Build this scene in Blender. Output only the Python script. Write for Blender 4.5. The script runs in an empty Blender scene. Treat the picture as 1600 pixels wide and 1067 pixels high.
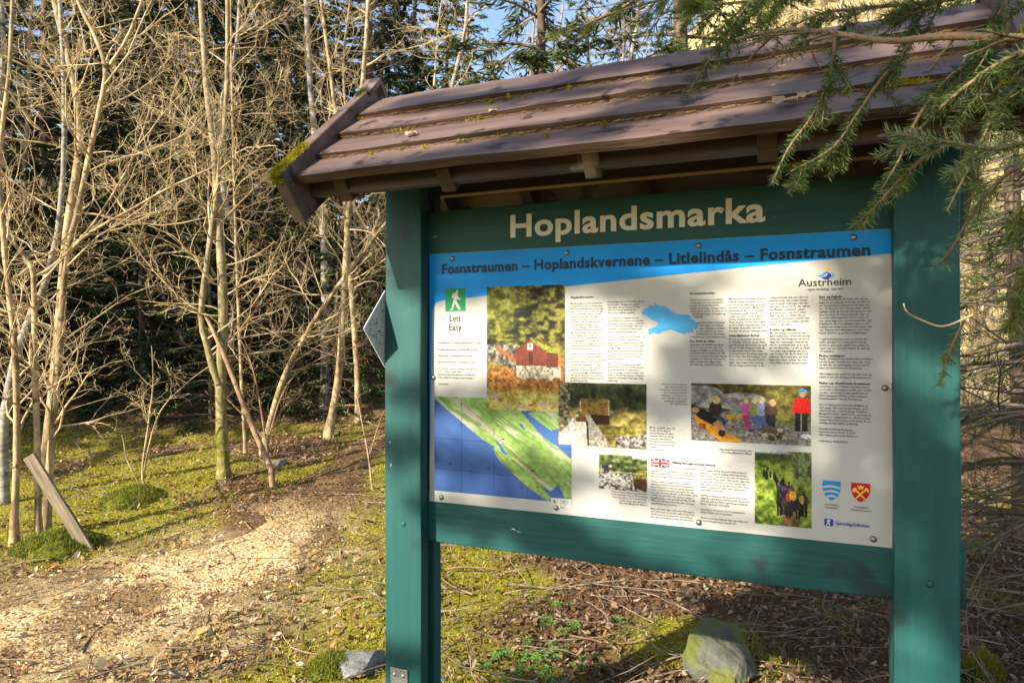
import bpy, bmesh, math, random
import numpy as np
from mathutils import Vector, Matrix
R = math.radians
sc = bpy.context.scene
col = sc.collection
# ---------------------------------------------------------------- camera, sky, sun, exposure
CAM_H = 1.6
F = 1067.0                                  # focal length in photo pixels (24 mm on 36 mm, 1600 px wide)
cd = bpy.data.cameras.new('camera'); cam = bpy.data.objects.new('camera', cd); col.objects.link(cam)
cd.lens = 24.0; cd.sensor_width = 36.0; cd.clip_start = 0.05; cd.clip_end = 500
cam.location = (0, 0, CAM_H); cam.rotation_euler = (R(90), 0, 0)
sc.camera = cam
SUN_EL = R(27.0)
sun_h = Vector((-0.755, -0.656, 0)).normalized()          # towards the sun, horizontally: behind the camera, to the left
to_sun = Vector((sun_h.x * math.cos(SUN_EL), sun_h.y * math.cos(SUN_EL), math.sin(SUN_EL)))
w = bpy.data.worlds.new('World'); sc.world = w; w.use_nodes = True
nt = w.node_tree; nt.nodes.clear()
sky = nt.nodes.new('ShaderNodeTexSky'); sky.sky_type = 'NISHITA'; sky.sun_disc = False
sky.sun_elevation = SUN_EL; sky.sun_rotation = math.atan2(to_sun.x, to_sun.y)
bg = nt.nodes.new('ShaderNodeBackground'); bg.inputs[1].default_value = 0.115
wo = nt.nodes.new('ShaderNodeOutputWorld')
nt.links.new(sky.outputs[0], bg.inputs[0]); nt.links.new(bg.outputs[0], wo.inputs[0])
sl = bpy.data.lights.new('sun', 'SUN'); so = bpy.data.objects.new('sun', sl); col.objects.link(so)
sl.energy = 4.5; sl.angle = R(0.53); sl.color = (1.0, 0.91, 0.76)
so.rotation_euler = (-to_sun).to_track_quat('-Z', 'Y').to_euler()
so.location = (-20, -18, 14)
sc.view_settings.view_transform = 'Standard'; sc.view_settings.look = 'None'
sc.view_settings.exposure = 1.52; sc.view_settings.gamma = 1.0
sc.render.engine = 'CYCLES'
sc.cycles.use_denoising = True
sc.cycles.max_bounces = 6; sc.cycles.transparent_max_bounces = 4
sc.render.film_transparent = False

rng = random.Random(11)
nr = np.random.default_rng(7)
# ---------------------------------------------------------------- mesh helpers
def tag(o, label=None, cat=None, group=None, kind=None):
    if label: o['label'] = label
    if cat: o['category'] = cat
    if group: o['group'] = group
    if kind: o['kind'] = kind
    return o
def empty(name, loc=(0, 0, 0), rz=0.0):
    o = bpy.data.objects.new(name, None); col.objects.link(o)
    o.empty_display_size = 0.1; o.location = loc; o.rotation_euler = (0, 0, rz); return o
def make_mesh(name, V, Q=None, T=None, colours=None, smooth=False):
    V = np.asarray(V, np.float32).reshape(-1, 3)
    Q = np.zeros((0, 4), np.int32) if Q is None else np.asarray(Q, np.int32).reshape(-1, 4)
    T = np.zeros((0, 3), np.int32) if T is None else np.asarray(T, np.int32).reshape(-1, 3)
    me = bpy.data.meshes.new(name)
    me.vertices.add(len(V)); me.vertices.foreach_set('co', V.ravel())
    n = len(Q) * 4 + len(T) * 3
    me.loops.add(n); me.loops.foreach_set('vertex_index', np.concatenate([Q.ravel(), T.ravel()]))
    me.polygons.add(len(Q) + len(T))
    st = np.concatenate([np.arange(len(Q)) * 4, len(Q) * 4 + np.arange(len(T)) * 3]).astype(np.int32)
    me.polygons.foreach_set('loop_start', st)
    me.polygons.foreach_set('use_smooth', np.full(len(Q) + len(T), bool(smooth)))
    me.update(calc_edges=True)
    if colours is not None:
        C = np.asarray(colours, np.float32)
        if C.shape[1] == 3: C = np.concatenate([C, np.ones((len(C), 1), np.float32)], 1)
        a = me.color_attributes.new('Col', 'FLOAT_COLOR', 'POINT'); a.data.foreach_set('color', C.ravel())
    me.validate()
    return me
def link(name, me, m, parent=None):
    o = bpy.data.objects.new(name, me); col.objects.link(o)
    if m is not None and not me.materials: me.materials.append(m)
    if parent is not None: o.parent = parent
    return o
class MB:
    def __init__(s): s.v = []; s.q = []; s.t = []; s.n = 0; s.c = []
    def add(s, V, Q=None, T=None, C=None):
        V = np.asarray(V, np.float32).reshape(-1, 3); s.v.append(V)
        if Q is not None and len(Q): s.q.append(np.asarray(Q, np.int32) + s.n)
        if T is not None and len(T): s.t.append(np.asarray(T, np.int32) + s.n)
        if C is not None: s.c.append(np.broadcast_to(np.asarray(C, np.float32), (len(V), 3)))
        s.n += len(V)
    def tube(s, P, r, k=5, C=None):
        P = np.asarray(P, float); n = len(P); r = np.broadcast_to(np.asarray(r, float), (n,))
        t = np.gradient(P, axis=0); t /= np.linalg.norm(t, axis=1)[:, None] + 1e-9
        m = t.mean(0); ref = np.array([0, 0, 1.0]) if abs(m[2]) < .8 * np.linalg.norm(m) else np.array([1.0, 0, 0])
        e1 = np.cross(t, ref); e1 /= np.linalg.norm(e1, axis=1)[:, None] + 1e-9
        e2 = np.cross(t, e1)
        a = np.arange(k) * 2 * math.pi / k
        V = P[:, None] + r[:, None, None] * (np.cos(a)[None, :, None] * e1[:, None] + np.sin(a)[None, :, None] * e2[:, None])
        i = np.arange(n - 1)[:, None] * k; j = np.arange(k)[None]; j2 = (j + 1) % k
        Q = np.stack([i + j, i + j2, i + k + j2, i + k + j], -1).reshape(-1, 4)
        T = [[(n - 1) * k + x, (n - 1) * k + x + 1, (n - 1) * k] for x in range(1, k - 1)]
        s.add(V.reshape(-1, 3), Q, T, C)
    def box(s, x0, x1, y0, y1, z0, z1):
        V = [(x, y, z) for x in (x0, x1) for y in (y0, y1) for z in (z0, z1)]
        s.add(V, [(0, 1, 3, 2), (4, 6, 7, 5), (0, 4, 5, 1), (2, 3, 7, 6), (0, 2, 6, 4), (1, 5, 7, 3)])
    def mesh(s, name, smooth=False):
        return make_mesh(name, np.concatenate(s.v) if s.v else [], np.concatenate(s.q) if s.q else None,
                         np.concatenate(s.t) if s.t else None, np.concatenate(s.c) if s.c else None, smooth)
    def build(s, name, m, parent=None, smooth=False):
        return link(name, s.mesh(name, smooth), m, parent)
def plank(name, x0, x1, y0, y1, z0, z1, m, parent, bev=.004, warp=0.0, cuts=0):
    """a sawn board: bevelled box with a little waviness"""
    bm = bmesh.new(); bmesh.ops.create_cube(bm, size=1.0)
    for v in bm.verts:
        v.co = Vector((x0 + (v.co.x + .5) * (x1 - x0), y0 + (v.co.y + .5) * (y1 - y0), z0 + (v.co.z + .5) * (z1 - z0)))
    if bev: bmesh.ops.bevel(bm, geom=bm.edges[:], offset=bev, segments=2, affect='EDGES', profile=.6)
    if cuts:
        L = max((x1 - x0, 0), (y1 - y0, 1), (z1 - z0, 2)); ax = L[1]
        ed = [e for e in bm.edges if abs((e.verts[0].co - e.verts[1].co)[ax]) > .5 * L[0]]
        bmesh.ops.subdivide_edges(bm, edges=ed, cuts=cuts, use_grid_fill=True)
        ph = rng.uniform(0, 9)
        for v in bm.verts:
            t = v.co[ax]
            for b in range(3):
                if b != ax: v.co[b] += warp * (math.sin(t * 5.1 + ph + b) + .6 * math.sin(t * 13.7 + 2 * ph + b * 2))
    me = bpy.data.meshes.new(name); bm.to_mesh(me); bm.free()
    return link(name, me, m, parent)
def prism(poly, axis_from, axis_to):
    """extrude a polygon given as 3-D points from offset a to offset b"""
    n = len(poly); A = [Vector(p) + Vector(axis_from) for p in poly]; B = [Vector(p) + Vector(axis_to) for p in poly]
    bm = bmesh.new(); va = [bm.verts.new(p) for p in A]; vb = [bm.verts.new(p) for p in B]
    bm.faces.new(va); bm.faces.new(vb[::-1])
    for i in range(n): bm.faces.new((va[i], vb[i], vb[(i + 1) % n], va[(i + 1) % n]))
    bmesh.ops.recalc_face_normals(bm, faces=bm.faces[:])
    return bm
def bm_link(name, bm, m, parent=None, smooth=False):
    me = bpy.data.meshes.new(name); bm.to_mesh(me); bm.free()
    if smooth:
        for p in me.polygons: p.use_smooth = True
    return link(name, me, m, parent)
def vnoise(x, y, seed=0, scale=1.0):
    """smooth value noise on numpy arrays, 0..1"""
    x = np.asarray(x, float) * scale; y = np.asarray(y, float) * scale
    xi = np.floor(x).astype(np.int64); yi = np.floor(y).astype(np.int64); fx = x - xi; fy = y - yi
    def h(a, b):
        n = (a * 374761393 + b * 668265263 + seed * 982451653) & 0x7fffffff
        n = ((n ^ (n >> 13)) * 1274126177) & 0x7fffffff
        return ((n ^ (n >> 16)) & 0xffff) / 65535.0
    sx = fx * fx * (3 - 2 * fx); sy = fy * fy * (3 - 2 * fy)
    return (h(xi, yi) * (1 - sx) + h(xi + 1, yi) * sx) * (1 - sy) + (h(xi, yi + 1) * (1 - sx) + h(xi + 1, yi + 1) * sx) * sy
def fbm(x, y, seed=0, scale=1.0, oct=4):
    s = 0; a = .5; t = 0
    for i in range(oct):
        s = s + a * vnoise(x, y, seed + i * 17, scale * 2 ** i); t += a; a *= .5
    return s / t
def at(px, py, Y):
    """world point on the sight line of a photo pixel at distance Y"""
    return Vector(((px - 800) / F * Y, Y, CAM_H - (py - 533.5) / F * Y))
# ---------------------------------------------------------------- materials
MATS = {}
def srgb(r, g, b):
    f = lambda c: c / 12.92 if c <= .04045 else ((c + .055) / 1.055) ** 2.4
    return (f(r / 255), f(g / 255), f(b / 255))
def pm(name, c1, c2, scale=6, rough=.7, bump=.2, bscale=40, stretch=(1, 1, 1), spec=.4, c3=None, c3_at=.62, c3_scale=3,
       attr=False, c3_top=None, rnd=0.0, subsurf=0, transl=0.0, bdist=.01, dots=None, coat=0.0):
    if name in MATS: return MATS[name]
    m = bpy.data.materials.new(name); m.use_nodes = True; MATS[name] = m
    t = m.node_tree; N = t.nodes; L = t.links; b = N['Principled BSDF']
    b.inputs['Roughness'].default_value = rough; b.inputs['Specular IOR Level'].default_value = spec
    if coat: b.inputs['Coat Weight'].default_value = coat; b.inputs['Coat Roughness'].default_value = .25
    tc = N.new('ShaderNodeTexCoord'); mp = N.new('ShaderNodeMapping'); mp.inputs['Scale'].default_value = stretch
    L.new(tc.outputs['Object'], mp.inputs['Vector'])
    nz = N.new('ShaderNodeTexNoise'); nz.inputs['Scale'].default_value = scale; nz.inputs['Detail'].default_value = 7; nz.inputs['Roughness'].default_value = .62
    L.new(mp.outputs[0], nz.inputs['Vector'])
    rp = N.new('ShaderNodeValToRGB'); rp.color_ramp.elements[0].position = .36; rp.color_ramp.elements[1].position = .66
    rp.color_ramp.elements[0].color = (*c1, 1); rp.color_ramp.elements[1].color = (*c2, 1)
    L.new(nz.outputs['Fac'], rp.inputs[0]); out = rp.outputs[0]
    if attr:
        at_ = N.new('ShaderNodeAttribute'); at_.attribute_name = 'Col'
        mx = N.new('ShaderNodeMix'); mx.data_type = 'RGBA'; mx.blend_type = 'MULTIPLY'; mx.inputs[0].default_value = 1
        L.new(out, mx.inputs[6]); L.new(at_.outputs['Color'], mx.inputs[7]); out = mx.outputs[2]
    if c3 is not None:
        n2 = N.new('ShaderNodeTexNoise'); n2.inputs['Scale'].default_value = c3_scale; n2.inputs['Detail'].default_value = 6
        L.new(tc.outputs['Object'], n2.inputs['Vector'])
        r2 = N.new('ShaderNodeMapRange'); r2.inputs['From Min'].default_value = c3_at; r2.inputs['From Max'].default_value = c3_at + .07
        L.new(n2.outputs['Fac'], r2.inputs['Value'])
        fac = r2.outputs[0]
        if c3_top:                              # grows only on the lower part, z measured from the foot
            sx = N.new('ShaderNodeSeparateXYZ'); L.new(tc.outputs['Object'], sx.inputs[0])
            mr = N.new('ShaderNodeMapRange'); mr.inputs['From Min'].default_value = c3_top[1]; mr.inputs['From Max'].default_value = c3_top[0]
            L.new(sx.outputs[2], mr.inputs['Value']); ml = N.new('ShaderNodeMath'); ml.operation = 'MULTIPLY'; L.new(fac, ml.inputs[0]); L.new(mr.outputs[0], ml.inputs[1]); fac = ml.outputs[0]
        mx = N.new('ShaderNodeMix'); mx.data_type = 'RGBA'; L.new(fac, mx.inputs[0]); L.new(out, mx.inputs[6]); mx.inputs[7].default_value = (*c3, 1); out = mx.outputs[2]
    if dots is not None:                       # small scratches and chips of another colour
        dc, dscale, dth = dots
        n3 = N.new('ShaderNodeTexNoise'); n3.inputs['Scale'].default_value = dscale; n3.inputs['Detail'].default_value = 3
        mp3 = N.new('ShaderNodeMapping'); mp3.inputs['Scale'].default_value = (.35 if stretch[0] < stretch[2] else 1, 1, 1 if stretch[0] < stretch[2] else .35)
        L.new(tc.outputs['Object'], mp3.inputs['Vector']); L.new(mp3.outputs[0], n3.inputs['Vector'])
        r3 = N.new('ShaderNodeMapRange'); r3.inputs['From Min'].default_value = dth; r3.inputs['From Max'].default_value = dth + .03
        L.new(n3.outputs['Fac'], r3.inputs['Value'])
        mx = N.new('ShaderNodeMix'); mx.data_type = 'RGBA'; L.new(r3.outputs[0], mx.inputs[0]); L.new(out, mx.inputs[6]); mx.inputs[7].default_value = (*dc, 1); out = mx.outputs[2]
    if rnd:
        oi = N.new('ShaderNodeObjectInfo'); hs = N.new('ShaderNodeHueSaturation')
        mr = N.new('ShaderNodeMapRange'); mr.inputs['To Min'].default_value = 1 - rnd; mr.inputs['To Max'].default_value = 1 + rnd
        L.new(oi.outputs['Random'], mr.inputs['Value']); L.new(mr.outputs[0], hs.inputs['Value']); L.new(out, hs.inputs['Color']); out = hs.outputs[0]
    L.new(out, b.inputs['Base Color'])
    if bump:
        nb = N.new('ShaderNodeTexNoise'); nb.inputs['Scale'].default_value = bscale; nb.inputs['Detail'].default_value = 5
        L.new(mp.outputs[0], nb.inputs['Vector'])
        bp = N.new('ShaderNodeBump'); bp.inputs['Strength'].default_value = bump; bp.inputs['Distance'].default_value = bdist
        L.new(nb.outputs['Fac'], bp.inputs['Height']); L.new(bp.outputs[0], b.inputs['Normal'])
    if transl:
        tr = N.new('ShaderNodeBsdfTranslucent'); L.new(out, tr.inputs[0]); ms = N.new('ShaderNodeMixShader'); ms.inputs[0].default_value = transl
        o = N['Material Output']; L.new(b.outputs[0], ms.inputs[1]); L.new(tr.outputs[0], ms.inputs[2]); L.new(ms.outputs[0], o.inputs[0])
    return m
def flat(name, c, rough=.5, spec=.2):
    if name in MATS: return MATS[name]
    m = bpy.data.materials.new(name); m.use_nodes = True; MATS[name] = m
    N = m.node_tree.nodes; L = m.node_tree.links; b = N['Principled BSDF']
    b.inputs['Roughness'].default_value = rough; b.inputs['Specular IOR Level'].default_value = spec
    tc = N.new('ShaderNodeTexCoord'); nz = N.new('ShaderNodeTexNoise'); nz.inputs['Scale'].default_value = 14; nz.inputs['Detail'].default_value = 4
    L.new(tc.outputs['Object'], nz.inputs['Vector'])
    mx = N.new('ShaderNodeMix'); mx.data_type = 'RGBA'; mx.inputs[6].default_value = (*[x * .93 for x in c], 1); mx.inputs[7].default_value = (*[min(1, x * 1.05) for x in c], 1)
    L.new(nz.outputs['Fac'], mx.inputs[0]); L.new(mx.outputs[2], b.inputs['Base Color'])
    return m
def attr_mat(name, rough=.5, spec=.2, transl=0.0, bump=0.0):
    if name in MATS: return MATS[name]
    m = bpy.data.materials.new(name); m.use_nodes = True; MATS[name] = m
    N = m.node_tree.nodes; L = m.node_tree.links; b = N['Principled BSDF']
    b.inputs['Roughness'].default_value = rough; b.inputs['Specular IOR Level'].default_value = spec
    a = N.new('ShaderNodeAttribute'); a.attribute_name = 'Col'; L.new(a.outputs['Color'], b.inputs['Base Color'])
    if transl:
        tr = N.new('ShaderNodeBsdfTranslucent'); L.new(a.outputs['Color'], tr.inputs[0]); ms = N.new('ShaderNodeMixShader'); ms.inputs[0].default_value = transl
        L.new(b.outputs[0], ms.inputs[1]); L.new(tr.outputs[0], ms.inputs[2]); L.new(ms.outputs[0], N['Material Output'].inputs[0])
    return m
GREEN = pm('green_paint', (.010, .058, .056), (.016, .082, .075), scale=5, rough=.5, bump=.2, bscale=26, stretch=(.18, 1, 2.4), spec=.22, dots=((.50, .55, .47), 30, .735), c3=(.016, .034, .034), c3_at=.60, c3_scale=4)
GREENV = pm('green_paint_upright', (.010, .060, .057), (.017, .085, .077), scale=5, rough=.5, bump=.2, bscale=26, stretch=(2.4, 1, .18), spec=.22, dots=((.50, .55, .47), 28, .74), c3=(.016, .036, .034), c3_at=.60, c3_scale=4)
BROWN = pm('brown_paint', (.080, .050, .040), (.155, .102, .082), scale=7, rough=.50, bump=.3, bscale=30, stretch=(.15, 2, 2), spec=.3, c3=(.035, .022, .018), c3_at=.57, c3_scale=11, dots=((.42, .38, .3), 34, .72), rnd=.12)
BROWND = pm('brown_paint_bare', (.040, .022, .015), (.075, .042, .028), scale=7, rough=.6, bump=.3, bscale=30, stretch=(.15, 2, 2), c3=(.22, .17, .13), c3_at=.66, c3_scale=6)
RAWLITWOOD = pm('unpainted_lit_wood', (.30, .17, .075), (.45, .27, .12), scale=6, rough=.7, bump=.2, bscale=30, stretch=(.15, 2, 2))
GREYWOOD = pm('weathered_wood', (.10, .078, .05), (.27, .21, .13), scale=7, rough=.8, bump=.5, bscale=30, stretch=(3, 3, .3))
MOSS = pm('moss', (.22, .20, .012), (.50, .43, .022), scale=30, rough=.95, bump=.9, bscale=120, spec=.1)
STONE = pm('stone', (.05, .052, .038), (.13, .128, .10), scale=6, rough=.85, bump=.7, bscale=14, bdist=.03, c3=(.10, .11, .02), c3_at=.47, c3_scale=3.5)
STONEG = pm('pale_stone', (.10, .10, .095), (.22, .22, .205), scale=7, rough=.85, bump=.6, bscale=16, bdist=.03)
STEEL = pm('galvanised_steel', (.35, .36, .36), (.5, .5, .5), scale=20, rough=.4, bump=.1, spec=.6)
STEEL.node_tree.nodes['Principled BSDF'].inputs['Metallic'].default_value = .8
BOLT = pm('bolt_metal', (.16, .14, .12), (.30, .27, .24), scale=60, rough=.38, bump=.1, spec=.6)
BOLT.node_tree.nodes['Principled BSDF'].inputs['Metallic'].default_value = .75
BARK = pm('alder_bark', (.12, .080, .042), (.52, .39, .21), scale=9, rough=.85, bump=.6, bscale=45, stretch=(1, 1, .5), spec=.2, c3=(.085, .065, .035), c3_at=.60, c3_scale=14)
BARKM = pm('mossy_bark', (.16, .13, .07), (.36, .29, .17), scale=14, rough=.9, bump=.7, bscale=40, stretch=(1, 1, .5), spec=.2, c3=(.15, .14, .018), c3_at=.42, c3_scale=13, c3_top=(.2, 2.2))
BIRCH = pm('birch_bark', (.15, .13, .10), (.38, .34, .28), scale=9, rough=.8, bump=.4, bscale=30, stretch=(1, 1, 3.0), spec=.25, c3=(.045, .04, .035), c3_at=.58, c3_scale=9)
BARKD = pm('spruce_bark', (.055, .038, .026), (.15, .105, .07), scale=14, rough=.9, bump=.7, bscale=30, stretch=(1, 1, .4), spec=.15, c3=(.09, .10, .03), c3_at=.62, c3_scale=4)
TWIG = pm('bare_twig', (.22, .145, .068), (.66, .51, .28), scale=2.6, rough=.7, bump=0, spec=.3)
TWIGB = pm('brown_twig', (.15, .09, .05), (.30, .19, .10), scale=10, rough=.75, bump=0, spec=.25)
DEADTWIG = pm('dead_twig', (.10, .075, .055), (.21, .165, .12), scale=9, rough=.85, bump=0, spec=.2)
BUD = pm('bud', (.42, .40, .08), (.62, .56, .16), scale=30, rough=.6, bump=0)
NEEDLE = pm('spruce_needles', (.7, .7, .7), (1.0, 1.0, 1.0), scale=6, rough=.5, bump=0, attr=True, transl=.25, spec=.35)
FARNEEDLE = pm('far_spruce_needles', (.6, .6, .6), (1.0, 1.0, 1.0), scale=2, rough=.7, bump=0, attr=True, transl=.15, spec=.2)
LITTER = attr_mat('leaf_litter', rough=.75, spec=.2, transl=.15)
GRASSM = attr_mat('grass_blades', rough=.6, spec=.25, transl=.35)
PICT = attr_mat('printed_picture', rough=.5, spec=.15)
INK = flat('black_ink', (.018, .018, .02)); NAVY = flat('dark_ink', (.012, .03, .055)); PAPER = flat('white_print', (.42, .410, .368))
# ---------------------------------------------------------------- terrain
def sstep(a, b, x):
    t = np.clip((np.asarray(x, float) - a) / (b - a), 0, 1); return t * t * (3 - 2 * t)
PATH = [(-4.4, 1.9, 1.05), (-3.3, 3.05, .98), (-2.35, 4.25, .74), (-1.95, 5.6, .50), (-1.80, 7.3, .27), (-1.66, 9.2, .22), (-1.1, 11.2, .3), (-.2, 13.2, .3)]
def path_curve(n=90):
    P = np.array(PATH); t = np.linspace(0, len(P) - 1, n); i = np.clip(t.astype(int), 0, len(P) - 2); f = (t - i)[:, None]
    p0 = P[np.clip(i - 1, 0, len(P) - 1)]; p1 = P[i]; p2 = P[i + 1]; p3 = P[np.clip(i + 2, 0, len(P) - 1)]
    return .5 * ((2 * p1) + (p2 - p0) * f + (2 * p0 - 5 * p1 + 4 * p2 - p3) * f ** 2 + (3 * p1 - p0 - 3 * p2 + p3) * f ** 3)
PC = path_curve()
def path_dist(x, y):
    x = np.asarray(x, float); y = np.asarray(y, float); best = np.full(x.shape, 9.0)
    for cx, cy, cw in PC[::2]: best = np.minimum(best, np.hypot(x - cx, y - cy) / cw)
    return best + .55 * (fbm(x, y, 91, 1.7, 4) - .5)      # 1 = ragged edge of the trodden track
def gh(x, y):
    x = np.asarray(x, float); y = np.asarray(y, float)
    z = .11 * np.maximum(0, y - 5.4) + .05 * (fbm(x, y, 3, .9) - .5) * 2 + .03 * (fbm(x, y, 5, 3.5) - .5) * 2
    ang = x / np.maximum(y, 1.0)
    rise = .08 + .62 * sstep(.02, .42, ang)
    z = z + rise * np.maximum(0, y - 11.0) * np.where(y < 60, 1, 1) + .10 * np.maximum(0, y - 9.5) * sstep(-.2, -.6, ang)
    z = np.where(y > 45, gh_cap(z), z)
    return z
def gh_cap(z): return np.minimum(z, 26)
def gz(x, y): return float(gh(np.array([x]), np.array([y]))[0])
def ground_material():
    m = bpy.data.materials.new('forest_floor'); m.use_nodes = True
    t = m.node_tree; N = t.nodes; L = t.links; b = N['Principled BSDF']; b.inputs['Roughness'].default_value = .95; b.inputs['Specular IOR Level'].default_value = .15
    tc = N.new('ShaderNodeTexCoord')
    def noise(s, d=6, r=.6):
        n = N.new('ShaderNodeTexNoise'); n.inputs['Scale'].default_value = s; n.inputs['Detail'].default_value = d; n.inputs['Roughness'].default_value = r
        L.new(tc.outputs['Object'], n.inputs['Vector']); return n.outputs['Fac']
    def ramp(f, cols):
        r = N.new('ShaderNodeValToRGB'); e = r.color_ramp.elements
        while len(e) < len(cols): e.new(.5)
        for k, (p, c) in enumerate(cols): e[k].position = p; e[k].color = (*c, 1)
        L.new(f, r.inputs[0]); return r.outputs[0]
    brown = ramp(noise(46, 8, .72), [(.3, (.035, .020, .012)), (.5, (.13, .075, .038)), (.72, (.30, .19, .095))])
    moss = ramp(noise(60, 6, .7), [(.3, (.06, .060, .008)), (.52, (.26, .235, .020)), (.75, (.58, .49, .08))])
    straw = ramp(noise(2.2, 11, .8), [(.3, (.15, .10, .04)), (.5, (.50, .38, .18)), (.7, (.76, .62, .34))])
    a = N.new('ShaderNodeAttribute'); a.attribute_name = 'Col'; sp = N.new('ShaderNodeSeparateColor'); L.new(a.outputs['Color'], sp.inputs[0])
    def mix(f, x, y):
        k = N.new('ShaderNodeMix'); k.data_type = 'RGBA'; L.new(f, k.inputs[0]); L.new(x, k.inputs[6]); L.new(y, k.inputs[7]); return k.outputs[2]
    o = mix(sp.outputs[0], brown, moss); o = mix(sp.outputs[1], o, straw)
    L.new(o, b.inputs['Base Color'])
    bp = N.new('ShaderNodeBump'); bp.inputs['Strength'].default_value = .9; bp.inputs['Distance'].default_value = .03
    L.new(noise(45, 6, .7), bp.inputs['Height']); L.new(bp.outputs[0], b.inputs['Normal'])
    return m
GROUNDM = ground_material()
def moss_mask(x, y):
    n = fbm(x, y, 21, 1.1, 4); d = path_dist(x, y)
    left = sstep(.9, -.3, x)                                     # the green bank lies left of the board
    return np.clip(sstep(10.4, 8.6, y + 1.2 * (n - .5)) * sstep(.43, .60, n + .10 * sstep(4.6, 5.6, y) * left + .11 * left - .10 * (1 - left)) * sstep(.9, 1.3, d), 0, 1)
def grid_ground():
    xs = np.unique(np.concatenate([np.arange(-8, 6, .08), np.arange(-40, -8, .8), np.arange(6, 60.1, .8), [-160, -110, -70, 85, 120, 170]]))
    ys = np.unique(np.concatenate([np.arange(1.2, 12, .08), np.arange(-24, 1.2, .8), np.arange(12, 60.1, .8), [-120, -80, -45, 80, 120, 180, 260]]))
    X, Y = np.meshgrid(xs, ys); Z = gh(X, Y)
    n = len(xs); i = (np.arange(len(ys) - 1)[:, None] * n + np.arange(n - 1)[None]).ravel()
    Q = np.stack([i, i + 1, i + n + 1, i + n], -1)
    ang = X / np.maximum(Y, 1)
    straw = sstep(9.8, 12.0, Y) * sstep(.05, .28, ang)
    near_p = sstep(2.3, .8, path_dist(X, Y)) * sstep(6.8, 5.2, Y) * sstep(.30, .60, fbm(X, Y, 63, 2.4, 4)); straw = np.maximum(straw, .85 * near_p)
    C = np.stack([moss_mask(X, Y) * (1 - straw), straw, 0 * X], -1).reshape(-1, 3)
    me = make_mesh('ground', np.stack([X, Y, Z], -1).reshape(-1, 3), Q, None, C, True)
    o = link('ground', me, GROUNDM); o['kind'] = 'structure'; return o
grid_ground()
def build_path():
    k = 15; P = PC; t = np.gradient(P[:, :2], axis=0); t /= np.linalg.norm(t, axis=1)[:, None]; nn = np.stack([-t[:, 1], t[:, 0]], -1)
    u = np.linspace(-1.35, 1.35, k)
    X = P[:, None, 0] + nn[:, None, 0] * u[None] * P[:, None, 2]; Y = P[:, None, 1] + nn[:, None, 1] * u[None] * P[:, None, 2]
    Z = gh(X, Y) + .022 - .06 * sstep(.5, 1.2, np.abs(u)[None] + 1.3 * (fbm(X, Y, 44, 2.6) - .5)) + .012 * (fbm(X, Y, 9, 9) - .5)
    n = len(P); i = (np.arange(n - 1)[:, None] * k + np.arange(k - 1)[None]).ravel(); Q = np.stack([i, i + k, i + k + 1, i + 1], -1)
    Cc = np.array([1, 1, 1.0]) + (np.array([.30, .25, .22]) - 1) * np.maximum(sstep(5.0, 6.6, Y + 1.2 * (fbm(X, Y, 71, 1.5) - .5)), .9 * sstep(.58, .72, fbm(X, Y, 72, 2.1, 5) + .22 * np.abs(u)[None] ** 2))[..., None]  # sun patch put into the colour: bright near straw, browner soil farther off
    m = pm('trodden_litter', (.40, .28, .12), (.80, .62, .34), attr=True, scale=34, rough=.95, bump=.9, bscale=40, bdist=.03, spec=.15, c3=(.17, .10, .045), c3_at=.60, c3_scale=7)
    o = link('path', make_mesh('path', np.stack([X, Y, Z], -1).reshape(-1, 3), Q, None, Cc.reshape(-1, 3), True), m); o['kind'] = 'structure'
build_path()
# ---------------------------------------------------------------- the information board
PHI = math.atan2(F, 2580.0)                    # how far the board is turned from facing the camera
PH = 0.9; PW = 1.49                            # panel size in metres
P0 = Vector((-.3015, 2.494, 0))
Z0 = CAM_H - .647 * PH; Z1 = CAM_H + .353 * PH # panel bottom and top
board = empty('information_board', (P0.x, P0.y, 0), -PHI)
tag(board, 'green wooden information board with brown pitched roof and printed panel', 'information board')
cP, sP = math.cos(PHI), math.sin(PHI)
def face(px, py, d=0.0):
    """board coordinates (s, z) of a spot measured in the photo, on the plane d metres in front of the panel"""
    kx = (px - 800) / F
    ox, oy = P0.x - sP * d, P0.y - cP * d       # (ox + s c) = kx (oy - s sn)
    s = (kx * oy - ox) / (cP + kx * sP); dep = oy - s * sP
    return s, CAM_H - (py - 533.5) / F * dep
FD = .055
ls0, ls1 = face(601.5, 600, FD)[0], face(657.5, 600, FD)[0]
rs0, rs1 = face(1397.5, 600, FD)[0], face(1501.5, 600, FD)[0]
PB = -.25
for nm, a, b in (('left', ls0, ls1), ('right', rs0, rs1)):
    post = empty('post'); post.parent = board
    plank('front_plank', a, b, -FD, -.004, PB, 2.22, GREENV, post, .005, .0012, 24)
    plank('back_plank', a + .004, b - .004, .052, .104, PB, 2.20, GREENV, post, .005, .0012, 24)
    plank('spacer', a + .012, b - .012, -.003, .051, 2.02, 2.12, GREENV, post, .003)
htop = face(840, 317, 0)[1]
plank('header_board', ls0 - .02, rs1 + .022, .004, .050, Z1 - .03, htop, GREEN, board, .004, .0006, 30)
bb = face(700, 851, 0)[1]
plank('lower_crossbeam', ls0 - .022, rs1 + .026, .004, .050, bb, Z0 + .03, GREEN, board, .006, .0018, 40)
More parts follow.
